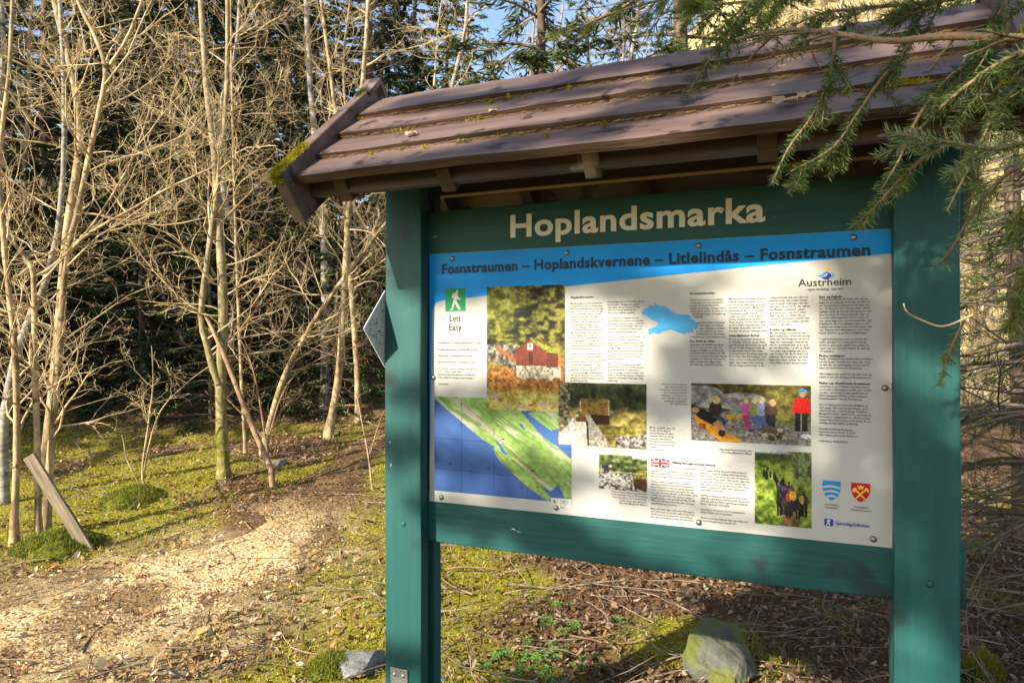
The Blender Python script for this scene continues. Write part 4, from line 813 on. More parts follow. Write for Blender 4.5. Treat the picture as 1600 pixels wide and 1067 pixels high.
bare_tree('alder_tree', 'brown bare tree standing just left of the green left post', [
    (grounded(line([(512, 672), (528, 600), (536, 500), (541, 400), (547, 310), (560, 200), (572, 60), (580, -80)], 8.8)), .062, .026)], 12, BARK, per_m=3.8, zmin=1.2, blen=(.7, 2.0), dens=.9)
bare_tree('alder_tree', 'bare slanting tree leaning right towards the green left post', [
    (grounded(line([(409, 700), (440, 600), (480, 520), (525, 450), (575, 385), (640, 300)], 8.0)), .045, .018)], 14, BARK, per_m=3.2, zmin=1.0, blen=(.5, 1.5), dens=.9)
bare_tree('birch_tree', 'straight pale birch trunk behind the slanting tree', [
    (grounded(line([(508, 640), (508, 500), (505, 380), (494, 250), (482, 100), (474, -90)], 10.5)), .085, .04)], 15, BIRCH, per_m=3.0, zmin=2.0, blen=(.8, 2.0), dens=.8)
bare_tree('alder_tree', 'slender bare stem rising straight behind the crossing stems', [
    (grounded(line([(384, 728), (376, 560), (370, 420), (366, 300), (362, 100), (360, -90)], 7.9)), .024, .010)], 16, BARK, per_m=4.0, zmin=1.0, blen=(.5, 1.4))
bare_tree('alder_tree', 'bare tree whose stem runs up past the mossy roof corner', [
    (grounded(line([(560, 690), (556, 560), (545, 420), (536, 300), (520, 150), (500, 0), (490, -90)], 9.6)), .05, .02)], 17, BARK, per_m=3.6, zmin=1.4, blen=(.7, 1.8), dens=.9)
bare_tree('hazel_shrub', 'leafless hazel shrub of thin upright shoots on a mossy stub', [
    (grounded(line([(232, 786), (222, 740), (232, 660), (240, 600), (236, 540)], 6.6)), .016, .005),
    (line([(222, 745), (246, 650), (290, 600), (330, 570)], 6.6), .011, .004), (line([(226, 770), (200, 720), (190, 680)], 6.6), .010, .004)], 19, BARK, per_m=4, zmin=.35, blen=(.25, .7), cat='shrub')
bare_tree('hazel_shrub', 'small leafless sapling beside the path near the green post', [
    (grounded(line([(582, 760), (574, 700), (562, 640), (556, 610)], 6.8)), .012, .004), (line([(576, 715), (590, 670), (600, 640)], 6.8), .006, .003)], 20, BARK, per_m=5, zmin=.2, blen=(.2, .5), cat='shrub')
bare_tree('hazel_shrub', 'tangle of leafless shoots at the foot of the slanting tree', [
    (grounded(line([(420, 690), (400, 600), (380, 540), (350, 500)], 7.6)), .014, .005), (line([(420, 680), (450, 600), (500, 560), (560, 540)], 7.6), .012, .004), (line([(418, 690), (370, 640), (330, 600)], 7.6), .012, .004)], 22, TWIGB, TWIGB, per_m=6, zmin=.3, blen=(.4, 1.1), cat='shrub')
# leaning dead pole and plank
mb = MB(); P = smooth_line(line([(427, 742), (385, 650), (345, 550), (316, 488)], [6.7, 6.95]), 22); P[0, 2] = gz(P[0, 0], P[0, 1]) - .03
P += np.cumsum(nr.normal(0, .002, P.shape), 0)
mb.tube(P, np.linspace(.030, .018, 22), 9)
tag(mb.build('dead_pole', pm('dead_pole_bark', (.16, .09, .05), (.36, .23, .13), scale=14, rough=.8, bump=.4, stretch=(1, 1, .4)), None, True), 'reddish brown dead stem leaning against the crossing alder stems', 'dead stem')
pa, pb = at(140, 836, 5.25), at(46, 712, 5.25); pa.z = gz(pa.x, pa.y) - .02
ax = (pb - pa); L_ = ax.length; zx = ax.normalized(); yx = Vector((0, -1, 0)).cross(zx).normalized(); nx_ = zx.cross(yx)
pk = plank('leaning_plank', -.046, .046, -.014, .014, 0, L_, GREYWOOD, None, .004, .002, 10)
pk.matrix_world = Matrix.Translation(pa) @ Matrix((yx, nx_, zx)).transposed().to_4x4()
tag(pk, 'weathered grey plank leaning among the thin alder stems', 'plank')
# generic bare trees farther back
VAR = []
for k in range(3):
    r = random.Random(60 + k); P = [(0, 0, 0)]; 
    for i in range(8): P.append((P[-1][0] + r.gauss(0, .12), P[-1][1] + r.gauss(0, .12), P[-1][2] + 1.15))
    VAR.append(([Vector(p) for p in P], k))
spots = [(-7.6, 10.5, 0), (-4.4, 10.6, 2), (-2.6, 12.0, 1), (-.9, 11.5, 2), (.3, 12.5, 0), (1.4, 11.0, 1), (2.4, 13.0, 2), (3.6, 11.6, 0), (-6.4, 8.2, 2), (-1.7, 13.5, 0), (5.2, 9.0, 1), (5.6, 13.2, 0), (8.4, 12.4, 1), (9.2, 16.0, 0), (6.0, 14.4, 2), (6.3, 11.5, 2), (4.0, 8.4, 0), (5.0, 10.4, 2), (3.2, 9.6, 1), (7.0, 9.2, 0), (8.0, 10.5, 0), (4.3, 14.0, 1), (7.2, 14.5, 2), (10.2, 14.0, 1), (.9, 15.5, 2), (-5.0, 7.3, 0)]
protos = {}
for i, (x, y, k) in enumerate(spots):
    lab = 'thin bare tree in the sunlit thicket behind the path and board'
    if k not in protos:
        pts, kk = VAR[k]
        base = Vector((x, y, gz(x, y))); st = [([p + base for p in pts], (.055, .045, .065)[k], .014)]
        protos[k] = bare_tree('bare_tree', lab, st, 80 + k, (BARK, TWIGB, BIRCH)[k], per_m=4.2, zmin=1.0, blen=(.6, 1.9), dens=.9, group='thin bare trees of the thicket')
    else:
        o = copy_tree(protos[k]); o.location = (x, y, gz(x, y) - .05); o.rotation_euler = (0, 0, rng.uniform(0, 6.28)); s_ = rng.uniform(.85, 1.2); o.scale = (s_, s_, s_)
# ---------------------------------------------------------------- spruces
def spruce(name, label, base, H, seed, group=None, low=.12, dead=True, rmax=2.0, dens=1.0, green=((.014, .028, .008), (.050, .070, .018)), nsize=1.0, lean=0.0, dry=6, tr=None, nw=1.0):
    r = random.Random(seed); q = np.random.default_rng(seed)
    root = empty(name, base); tag(root, label, 'tree', group)
    mb = MB(); Pz = np.linspace(-.15, H, 14); P = np.stack([.04 * np.sin(Pz * .7 + seed) + lean * Pz, .04 * np.cos(Pz * .9 + seed), Pz], -1); mb.tube(P, np.linspace(tr or .0085 * H + .025, .012, 14), 9); mb.build('trunk', BARKD, root, True)
    br = MB(); VV = []; CC = []
    z = H * low
    while z < H * .985:
        f = 1 - z / H; k = r.randint(4, 6); a0 = r.uniform(0, 6.28)
        for j in range(k):
            L = rmax * (f ** .75) * r.uniform(.7, 1.1) + .12; th = a0 + j * 6.283 / k + r.gauss(0, .2)
            n = 6; t = np.linspace(0, 1, n + 1); dz = L * (.10 * t - .42 * t ** 2 + .16 * t ** 4) * (.6 + .8 * f)
            Q = np.stack([np.cos(th) * L * t + lean * z, np.sin(th) * L * t, z + dz], -1); br.tube(Q, np.linspace(.010 + .006 * L, .003, n + 1), 3)
            m = int(L * 34 * dens)
            tt = np.sqrt(q.random(m)) * .93 + .07; c = np.stack([np.interp(tt, t, Q[:, i]) for i in range(3)], -1)
            sd = np.where(q.random(m) < .5, -1, 1); ang = th + sd * q.uniform(.35, 1.0, m); ln = (.10 + .26 * L * (1.05 - tt) * .55) * q.uniform(.6, 1.2, m)
            d = np.stack([np.cos(ang), np.sin(ang), q.uniform(-.75, -.02, m)], -1); d /= np.linalg.norm(d, axis=1)[:, None]
            # each side twig carries a few leaf-sized needle tufts
            for g in range(3):
                cc = c + d * (ln * (g + .5) / 3)[:, None] + q.normal(0, .012, (m, 3))
                dd = d + q.normal(0, .35, (m, 3)); dd /= np.linalg.norm(dd, axis=1)[:, None]
                s = np.cross(dd, q.normal(0, 1, (m, 3))); s /= np.linalg.norm(s, axis=1)[:, None]
                hl = (.055 * nsize * q.uniform(.7, 1.3, m))[:, None]; hw = (.015 * nw * nsize * q.uniform(.7, 1.3, m))[:, None]
                VV.append(np.stack([cc - dd * hl, cc + s * hw, cc + dd * hl, cc - s * hw], 1).reshape(-1, 3))
                mixv = q.random(m)[:, None] ** 1.4; colr = np.array(green[0]) * (1 - mixv) + np.array(green[1]) * mixv
                CC.append(np.repeat(colr, 4, 0))
        z += r.uniform(.20, .34) * (1 + .02 * H)
    br.build('branches', DEADTWIG, root, True)['kind'] = 'stuff'
    V = np.concatenate(VV); n = len(V) // 4
    o = link('crown', make_mesh('crown', V, np.arange(n * 4).reshape(-1, 4), None, np.concatenate(CC)), FARNEEDLE, root); o['kind'] = 'stuff'
    if dead:
        db = MB()
        for i in range(int(H * dry)):
            zz = r.uniform(.3, H * .55); th = r.uniform(0, 6.28); grow(db, None, np.array([0, 0, zz]), np.array([math.cos(th), math.sin(th), r.uniform(-.35, .15)]), r.uniform(.5, 1.5), .008, 1, r, .8)
        db.build('dead_branches', DEADTWIG, root, True)['kind'] = 'stuff'
    return root
sp_lab = 'dark green spruce in the dense shaded wood behind the bare trees'
sp_spots = [(-11.0, 14.5, 0, 1.0), (-8.6, 12.6, 1, .95), (-6.4, 12.2, 2, 1.0), (-4.6, 12.8, 0, .9), (-3.0, 14.6, 1, 1.0), (-7.6, 16.0, 2, 1.15), (-5.2, 15.8, 1, 1.1), (-1.6, 16.6, 0, .85), (-9.8, 18.5, 0, 1.2), (-13.5, 17.0, 2, 1.1), (-3.6, 19.0, 2, 1.0), (-6.6, 20.0, 0, 1.3), (-12.5, 22.0, 1, 1.3), (.6, 20.0, 1, .62), (3.2, 18.5, 2, .75), (-.6, 23.0, 0, .7), (-16.0, 20.0, 1, 1.2), (-2.5, 17.6, 2, 1.1), (-19.0, 24.0, 0, 1.5), (-15.0, 26.0, 2, 1.6), (-11.0, 27.0, 1, 1.5), (-8.0, 25.5, 0, 1.5), (-18.5, 19.0, 2, 1.4), (-5.0, 26.0, 2, 1.3), (-10.5, 23.0, 2, 1.4), (-14.0, 23.5, 0, 1.4)]
sp_proto = {}
for (x, y, k, s_) in sp_spots:
    if k not in sp_proto:
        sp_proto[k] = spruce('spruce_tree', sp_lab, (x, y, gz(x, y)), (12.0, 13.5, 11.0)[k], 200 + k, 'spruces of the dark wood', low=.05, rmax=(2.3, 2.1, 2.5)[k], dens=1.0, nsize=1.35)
        sp_proto[k].scale = (s_, s_, s_)
    else:
        o = copy_tree(sp_proto[k]); o.location = (x, y, gz(x, y) - .05); o.rotation_euler = (0, 0, rng.uniform(0, 6.28)); o.scale = (s_, s_, s_)
# spruces left of the view and behind the camera: they shade the wood and dapple the board
for (x, y, k, s_) in [(-9.6, 5.4, 0, 1.0), (-11.5, 6.6, 1, 1.0), (-13.0, 8.0, 2, 1.0), (-12.0, 4.2, 2, 1.05), (-14.5, 5.5, 0, 1.1), (-10.3, 8.6, 1, .9)]:
    o = copy_tree(sp_proto[k]); o.location = (x, y, gz(x, y)); o.rotation_euler = (0, 0, rng.uniform(0, 6.28)); o.scale = (s_, s_, s_)
    tag(o, 'tall spruce standing outside the picture to the left of the thicket', 'tree', 'spruces left of the view')
# two spruce trunks close behind the board, dead-branched below
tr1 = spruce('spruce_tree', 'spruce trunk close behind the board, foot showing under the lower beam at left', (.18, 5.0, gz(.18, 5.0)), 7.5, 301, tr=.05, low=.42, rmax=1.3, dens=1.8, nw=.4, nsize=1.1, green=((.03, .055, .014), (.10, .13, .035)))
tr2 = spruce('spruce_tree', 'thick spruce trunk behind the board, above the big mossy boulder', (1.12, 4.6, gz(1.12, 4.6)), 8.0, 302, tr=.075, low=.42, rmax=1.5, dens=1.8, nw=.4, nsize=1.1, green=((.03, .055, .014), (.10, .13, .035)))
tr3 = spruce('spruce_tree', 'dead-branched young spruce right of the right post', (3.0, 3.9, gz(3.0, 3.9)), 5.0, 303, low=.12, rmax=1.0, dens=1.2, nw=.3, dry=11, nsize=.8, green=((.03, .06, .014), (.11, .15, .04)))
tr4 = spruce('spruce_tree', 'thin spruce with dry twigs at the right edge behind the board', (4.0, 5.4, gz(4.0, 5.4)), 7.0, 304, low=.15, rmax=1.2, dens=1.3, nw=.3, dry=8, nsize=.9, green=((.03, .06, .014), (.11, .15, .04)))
# two spruces sunwards of the board, behind the camera: they dapple it
dap = spruce('spruce_tree', 'slim open-crowned spruce behind the camera that dapples the board', (-5.60, -3.70, 0), 10.5, 311, low=.15, rmax=2.5, dens=2.1, dead=False, nsize=1.3)
dap2 = spruce('spruce_tree', 'denser spruce behind the camera, right of the slim one, shading the right post', (-3.66, -3.44, 0), 9.3, 312, low=.2, rmax=2.1, dens=1.8, dead=False, nsize=1.45)

for k, (x, y, H, lab) in enumerate([(-.9, 13.2, 8.0, 'sunlit yellow-green spruce seen above the left part of the roof ridge'), (1.5, 13.8, 7.6, 'sunlit yellow-green spruce seen above the middle of the roof ridge'), (3.4, 12.2, 7.2, 'loose yellow-green spruce behind the roof, left of the hanging branches'), (5.2, 11.8, 6.0, 'loose sunlit spruce on the straw hillside behind the roof end'), (7.6, 13.0, 7.0, 'sunlit spruce on the hillside beyond the right post'), (6.4, 15.5, 8.0, 'upper sunlit spruce on the straw hillside behind the hanging branches')]):
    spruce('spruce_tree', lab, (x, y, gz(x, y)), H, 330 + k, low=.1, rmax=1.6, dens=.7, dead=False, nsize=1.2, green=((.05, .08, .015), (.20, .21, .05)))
tr5 = spruce('spruce_tree', 'small dry-twigged spruce between the right post and the straw hillside', (2.45, 3.1, gz(2.45, 3.1)), 3.2, 305, low=.25, rmax=.6, dens=.9, nw=.3, dry=11, nsize=.7, green=((.03, .06, .014), (.11, .15, .04)))
# dry straw standing on the sunlit hillside
n = 26000; x = nr.uniform(1.0, 26, n); y = nr.uniform(10.5, 32, n); k = (x / y > .06) & (x / y < .95); x, y = x[k], y[k]; n = len(x)
b = np.stack([x, y, gh(x, y) - .02], -1); h = nr.uniform(.25, 1.1, n); tip = b + np.stack([nr.normal(0, .22, n) * h, nr.normal(0, .22, n) * h, h], -1); sd = np.stack([nr.uniform(.008, .022, n), 0 * h, 0 * h], -1)
C = np.array([(.62, .48, .24), (.48, .35, .16), (.72, .60, .34), (.30, .21, .10), (.36, .34, .12)])[nr.integers(0, 5, n)] * nr.uniform(.7, 1.1, (n, 1))
tag(link('dry_grass', make_mesh('dry_grass', np.stack([b - sd, b + sd, tip], 1).reshape(-1, 3), None, np.arange(n * 3).reshape(-1, 3), np.repeat(C, 3, 0)), GRASSM), 'tall dry straw-coloured grass on the sunlit hillside', 'dry grass', kind='stuff')

for k, (x, y, H) in enumerate([(-7.4, 9.9, 3.6), (-5.7, 10.6, 4.4), (-4.3, 9.7, 3.2), (-3.4, 10.9, 4.2), (-2.6, 10.2, 3.0), (-6.5, 11.3, 5.0), (-8.3, 11.4, 4.6), (-1.2, 12.4, 3.4)]):
    lab = 'young dark spruce in the shade at the edge of the wood'
    if k == 0: yp = spruce('spruce_tree', lab, (x, y, gz(x, y)), 4.0, 350, 'young spruces at the edge of the wood', low=.03, rmax=1.35, dens=1.5, dry=5, nsize=.9, green=((.016, .036, .010), (.06, .09, .022)))
    else: yp2 = copy_tree(yp); yp2.location = (x, y, gz(x, y) - .03); yp2.rotation_euler = (0, 0, k * 1.7); s_ = H / 4.0; yp2.scale = (s_, s_, s_)
# ---------------------------------------------------------------- ground cover
def scatter(n, x0, x1, y0, y1, near=1.0):
    x = nr.uniform(x0, x1, n); y = y0 + (y1 - y0) * nr.random(n) ** near
    k = (np.abs(x) < .86 * y + .5); return x[k], y[k]
def leaves():
    x, y = scatter(150000, -6.8, 5.2, 1.7, 10.0, 1.35)
    mm = moss_mask(x, y); pd = path_dist(x, y); dens = np.where(pd < 1.0, .62, 1 - .70 * mm); keep = nr.random(len(x)) < dens; x, y = x[keep], y[keep]
    n = len(x); z = gh(x, y) + nr.uniform(.004, .035, n) + np.where(path_dist(x, y) < .9, .018, 0)
    a = nr.uniform(0, 6.283, n); sz = (.007 + .020 * nr.random(n) ** 1.8) * np.where(nr.random(n) < .05, 1.5, 1.0) * np.where(path_dist(x, y) < 1.0, .7, 1)
    tx, ty = nr.normal(0, .42, n), nr.normal(0, .42, n)
    c, s = np.cos(a), np.sin(a); ex = np.stack([c, s, tx], -1); ey = np.stack([-s, c, ty], -1)
    ctr = np.stack([x, y, z], -1)
    prof = [(-1, 0, 0), (-.5, .40, .35), (.25, .56, .5), (1, .1, .25), (.45, -.36, .55), (-.35, -.52, .20)]
    jr = nr.uniform(.55, 1.35, (6, n)); V = np.stack([ctr + (u * sz * jr[q])[:, None] * ex + (v * sz * .9 * jr[q])[:, None] * ey + (w_ * sz * nr.uniform(-.5, 1.5, n))[:, None] * np.array([0, 0, 1.0]) for q, (u, v, w_) in enumerate(prof)], 1)
    i = np.arange(n)[:, None] * 6; Q = np.concatenate([i + np.array([[0, 1, 2, 3]]), i + np.array([[0, 3, 4, 5]])])
    pal = np.array([(.22, .115, .05), (.30, .18, .09), (.16, .08, .038), (.36, .24, .13), (.27, .14, .055), (.10, .055, .03), (.40, .31, .21), (.20, .15, .11)])
    cc = pal[nr.integers(0, len(pal), n)] * nr.uniform(.7, 1.2, (n, 1)); pf = (sstep(1.6, .7, path_dist(x, y) + nr.normal(0, .2, n)) * sstep(6.6, 5.0, y))[:, None]; cc = cc * (1 + pf * np.array([.95, 1.0, .85])) * (1 - .28 * sstep(-.9, .0, x))[:, None]  # path's sun patch and the shade under the board put into leaf colours
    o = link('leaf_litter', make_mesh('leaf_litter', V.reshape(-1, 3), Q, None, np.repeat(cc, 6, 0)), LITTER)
    tag(o, 'brown dead leaves littering the path and forest floor', 'leaf litter', kind='stuff')
leaves()
def blades(name, label, n, hh, wd, pal, dry, cat, y1=10.0, thr=.35, seed=0):
    x, y = scatter(n, -6.8, 5.2, 1.7, y1, 1.3); mm = moss_mask(x, y); cl = fbm(x, y, 77 + seed, 5.0, 2)
    keep = (nr.random(len(x)) < mm * sstep(thr, thr + .2, cl)) & (path_dist(x, y) > .95); x, y = x[keep], y[keep]; n = len(x)
    b = np.stack([x, y, gh(x, y) - .004], -1); h = nr.uniform(*hh, n) * (.5 + sstep(.4, .8, cl[keep]))
    lean = nr.normal(0, .45, (n, 2)); mid = b + np.stack([lean[:, 0] * h * .4, lean[:, 1] * h * .4, h * .6], -1); tip = b + np.stack([lean[:, 0] * h * 1.1, lean[:, 1] * h * 1.1, h], -1)
    a = nr.uniform(0, 6.283, n); s = np.stack([np.cos(a), np.sin(a), 0 * a], -1) * (wd * nr.uniform(.7, 1.3, n))[:, None]
    V = np.stack([b - s, b + s, mid + s * .7, mid - s * .7, tip], 1).reshape(-1, 3); i = np.arange(n)[:, None] * 5
    C = np.array(pal)[nr.integers(0, len(pal), n)] * nr.uniform(.75, 1.25, (n, 1)); dr = nr.random(n) < dry; C[dr] = np.array([.45, .36, .16]) * nr.uniform(.7, 1.2, (dr.sum(), 1))
    o = link(name, make_mesh(name, V, i + np.array([[0, 1, 2, 3]]), i + np.array([[3, 2, 4]]), np.repeat(C, 5, 0)), GRASSM); tag(o, label, cat, kind='stuff')
blades('moss_carpet', 'yellow-green moss carpeting the bank beside the path', 240000, (.010, .030), .0035, [(.24, .23, .018), (.38, .33, .03), (.13, .145, .012), (.52, .43, .07)], .08, 'moss', 9.5, .2)
blades('grass', 'short green spring grass tufts growing through the moss', 60000, (.03, .085), .0016, [(.10, .17, .025), (.16, .22, .04), (.07, .12, .02)], .25, 'grass', 9.5, .48, 5)
# loose twigs
mb = MB()
for i in range(850):
    for _ in range(20):
        x = rng.uniform(-5.5, 4.2); y = 2.2 + 6.5 * rng.random() ** 1.4
        if abs(x) < .8 * y + .3 and (x > -.6 or rng.random() < .25): break
    a = rng.uniform(0, 6.28); L = rng.uniform(.12, .75); P = wander((x, y, 0), (math.cos(a), math.sin(a), 0), L, 5, rng, .16, 0)
    P[:, 2] = gh(P[:, 0], P[:, 1]) + .015 + abs(rng.gauss(0, .02)) + np.linspace(0, rng.uniform(0, .10), 6); mb.tube(P, np.linspace(rng.uniform(.002, .006), .0015, 6), 4)
tag(mb.build('fallen_twigs', pm('fallen_twig', (.12, .085, .06), (.30, .23, .16), scale=9, rough=.85, bump=0, spec=.2), None, True), 'grey-brown fallen twigs strewn over the litter under the board', 'twigs', kind='stuff')
for k, (L, Y, r0, lab) in enumerate([([(700, 880), (760, 868), (800, 862), (830, 858)], 4.7, .007, 'pale thin stick lying left under the lower beam'), ([(790, 895), (880, 905), (985, 897)], 4.4, .010, 'reddish branch lying across the litter between the spruce trunks'), ([(890, 1010), (960, 1012), (1020, 1008), (1045, 1000)], 3.6, .006, 'thin bent stick in front of the mossy boulder'),
        ([(985, 965), (1030, 1000), (1085, 1067), (1110, 1100)], 3.4, .007, 'grey stick pointing down towards the boulder'), ([(500, 925), (560, 925), (600, 922)], 4.1, .006, 'straw-coloured stick beside the left post'), ([(560, 830), (580, 800), (598, 770)], 4.6, .005, 'dark twig standing slanted beside the left post'), ([(1095, 950), (1130, 980), (1160, 1040), (1168, 1080)], 3.2, .005, 'thin pale twig hanging over the boulder')]):
    P = smooth_line(line(L, Y), 14); g = gh(P[:, 0], P[:, 1]); P[:, 2] = np.maximum(P[:, 2] * .0 + g + .03 + .02 * np.sin(np.arange(14) * .6 + k), g + .01)
    # re-seat on the ground along its length
    mb = MB(); mb.tube(P, np.linspace(r0, r0 * .5, 14), 5); tag(mb.build('fallen_stick', (TWIGB, GREYWOOD)[k % 2], None, True), lab, 'stick')
def boulder(name, label, c, size, seed, m, mossy=False, flat_=.8):
    bm = bmesh.new(); bmesh.ops.create_icosphere(bm, subdivisions=4, radius=1.0); r = random.Random(seed)
    pl = [(Vector((r.gauss(0, 1), r.gauss(0, 1), r.gauss(0, .8))).normalized(), r.uniform(.50, .85)) for _ in range(15)]
    for v in bm.verts:
        for n_, d_ in pl:
            e = v.co.dot(n_) - d_
            if e > 0: v.co -= n_ * e * .985
        nn = v.co.normalized(); v.co += nn * (.02 * math.sin(v.co.x * 9 + seed) * math.sin(v.co.y * 8 + v.co.z * 11) + r.gauss(0, .006))
        v.co = Vector((v.co.x * size[0], v.co.y * size[1], v.co.z * size[2]))
    o = bm_link(name, bm, m, None, False); o.location = c; o.rotation_euler = (0, 0, r.uniform(0, 6)); tag(o, label, 'stone'); return o
def stone_at(px, py, Y, size, seed, m, lab, name='stone'):
    p = at(px, py, Y); return boulder(name, lab, (p.x, p.y, gz(p.x, p.y) + size[2] * .25), size, seed, m)
stone_at(1128, 1030, 3.35, (.29, .25, .19), 6, STONE, 'big mossy boulder on the litter under the lower beam', 'boulder')
stone_at(566, 1035, 3.35, (.16, .13, .075), 8, STONEG, 'grey mossy stone at the foot of the left post')
stone_at(437, 712, 7.6, (.14, .10, .08), 9, STONEG, 'pale grey stone in the moss at the foot of the slanting tree')
stone_at(690, 1062, 3.2, (.03, .03, .025), 12, STONEG, 'small pale stone by the inner edge of the left post')
def hummock(name, lab, px, py, Y, a, h, m=pm('moss_mound', (.05, .055, .010), (.17, .17, .02), scale=40, rough=.95, bump=.9, bscale=90, spec=.1), k=9000):
    p = at(px, py, Y); x, y = p.x, p.y; root = None; V = []; n = 24
    for i in range(n + 1):
        for j in range(n + 1):
            u, v = i / n * 2 - 1, j / n * 2 - 1; rr_ = math.hypot(u, v) * (1 + .15 * math.sin(math.atan2(v, u) * 3 + px)); hh = h * max(0, 1 - rr_ ** 2) - .03
            V.append((u * a, v * a, gz(x + u * a, y + v * a) + hh + .012 * math.sin(u * 17 + px) * math.sin(v * 13)))
    Q = [(i * (n + 1) + j, (i + 1) * (n + 1) + j, (i + 1) * (n + 1) + j + 1, i * (n + 1) + j + 1) for i in range(n) for j in range(n)]
    root = empty(name, (x, y, 0)); tag(root, lab, 'moss'); link('mound', make_mesh(name, V, Q, None, None, True), m, root)
    th = nr.random(k) * 6.28; r_ = np.sqrt(nr.random(k)) * .9; u, v = r_ * np.cos(th), r_ * np.sin(th); b = np.stack([u * a, v * a, gh(x + u * a, y + v * a) + h * (1 - r_ ** 2) - .035], -1)
    tip = b + nr.normal(0, .010, (k, 3)) + np.array([0, 0, .022]); sd = nr.normal(0, .0028, (k, 3)); VV = np.stack([b - sd, b + sd, tip], 1).reshape(-1, 3)
    C = np.array([(.17, .19, .02), (.26, .25, .03), (.10, .13, .015)])[nr.integers(0, 3, k)]; o = link('shoots', make_mesh('shoots', VV, None, np.arange(k * 3).reshape(-1, 3), np.repeat(C, 3, 0)), GRASSM, root); o['kind'] = 'stuff'
hummock('moss_mound', 'bright green moss mound at the foot of the leaning plank', 90, 838, 5.3, .34, .16)
hummock('moss_mound', 'green moss mound beside the leafless hazel shrub', 205, 795, 6.4, .30, .12)
hummock('moss_mound', 'moss mound in front of the grey stone at the left post', 520, 1045, 3.35, .16, .08)
hummock('moss_mound', 'moss lump right of the right post', 1537, 915, 3.3, .10, .14)
# green herb seedlings under the board
LEAFG = pm('herb_leaf', (.07, .17, .03), (.16, .30, .06), scale=30, rough=.5, bump=.2, bscale=80, transl=.3)
def herb(x, y, s, seed):
    r = random.Random(seed); root = empty('herb_plant', (x, y, gz(x, y)))
    st = MB(); lf = MB()
    for i in range(r.randint(4, 7)):
        a = r.uniform(0, 6.28); h = s * r.uniform(.6, 1.2); P = np.array([(0, 0, 0), (math.cos(a) * h * .25, math.sin(a) * h * .25, h * .6), (math.cos(a) * h * .6, math.sin(a) * h * .6, h * .9)]); st.tube(P, [.0016, .0012, .0008], 3)
        for j in range(5):
            b = a + (-1.3, -.65, 0, .65, 1.3)[j]; L = s * r.uniform(.32, .5); d = np.array([math.cos(b), math.sin(b), r.uniform(-.35, .1)]); e = np.array([-math.sin(b), math.cos(b), 0]); c = P[-1]; up = np.array([0, 0, .06 * s])
            V = [c, c + d * L * .3 + e * L * .26 + up, c + d * L * .45 + e * L * .16, c + d * L * .62 + e * L * .24 + up, c + d * L, c + d * L * .62 - e * L * .24 + up, c + d * L * .45 - e * L * .16, c + d * L * .3 - e * L * .26 + up, c + d * L * .5]
            lf.add(V, [(0, 1, 2, 8), (2, 3, 4, 8), (4, 5, 6, 8), (6, 7, 0, 8)])
    st.build('stem', LEAFG, root, True); lf.build('leaves', LEAFG, root); return root
hs = [(820, 1000, 3.6), (850, 1030, 3.4), (885, 985, 3.7), (845, 975, 3.8), (870, 1010, 3.5), (760, 1040, 3.35), (800, 1060, 3.2), (830, 1055, 3.25), (870, 1060, 3.2), (780, 1020, 3.5), (905, 1040, 3.3), (880, 945, 4.0), (970, 965, 3.85), (930, 1045, 3.3), (815, 1025, 3.45), (1520, 1055, 2.6)]
for k, (px, py, Y) in enumerate(hs):
    y = F * CAM_H / (py + 12 - 533.5); x = (px - 800) / F * y
    o = herb(x, y, rng.uniform(.05, .085), 500 + k)
    tag(o, 'small fresh green herb sprouting from the litter under the board' if k < 15 else 'lone green herb beside the foot of the right post', 'plant', 'green herbs sprouting under the board' if k < 15 else None)
# ---------------------------------------------------------------- the near spruce whose branches hang in from the right
near = empty('spruce_tree', (2.35, .75, 0)); tag(near, 'near spruce whose needled branches hang over the right end of the roof', 'tree')
mb = MB(); mb.tube([(0, 0, -.2), (.02, 0, 1.5), (0, .03, 3.0), (.03, 0, 5.2)], [.11, .09, .07, .04], 12); mb.build('trunk', BARKD, near, True)
NOFF = np.array([2.35, .75, 0.0])
def needles(acc, P, r, dens=1500, ln=.0165, col_=None, hang=0.0):
    """needles all round a twig given as a polyline (world coordinates)"""
    seg = np.linalg.norm(np.diff(P, axis=0), axis=1); tot = seg.sum(); n = int(tot * dens); cum = np.concatenate([[0], np.cumsum(seg)])
    if n < 2: return
    t = nr.uniform(.0, tot, n); i = np.clip(np.searchsorted(cum, t) - 1, 0, len(seg) - 1); f = ((t - cum[i]) / seg[i])[:, None]
    c = P[i] * (1 - f) + P[i + 1] * f; ax = (P[i + 1] - P[i]) / seg[i][:, None]
    e = np.cross(ax, nr.normal(0, 1, (n, 3))); e /= np.linalg.norm(e, axis=1)[:, None]; e[:, 2] = np.where(e[:, 2] < -.3, e[:, 2] * .4, e[:, 2])
    d = ax * nr.uniform(.45, .95, n)[:, None] + e; d /= np.linalg.norm(d, axis=1)[:, None]
    L = (ln * nr.uniform(.7, 1.15, n) * np.clip(1.25 - t / tot * .35, .5, 1.2))[:, None]; s = np.cross(d, nr.normal(0, 1, (n, 3))); s /= np.linalg.norm(s, axis=1)[:, None]; s *= .00062
    V = np.stack([c - s, c + s, c + d * L * .7 + s * .8, c + d * L, c + d * L * .7 - s * .8], 1)
    base = np.array(col_ if col_ is not None else (.075, .135, .035)); C = base * nr.uniform(.6, 1.35, (n, 1)) * (1 + nr.normal(0, .08, (n, 3)))
    acc[0].append(V.reshape(-1, 3)); acc[1].append(np.repeat(np.clip(C, 0, 1), 5, 0))
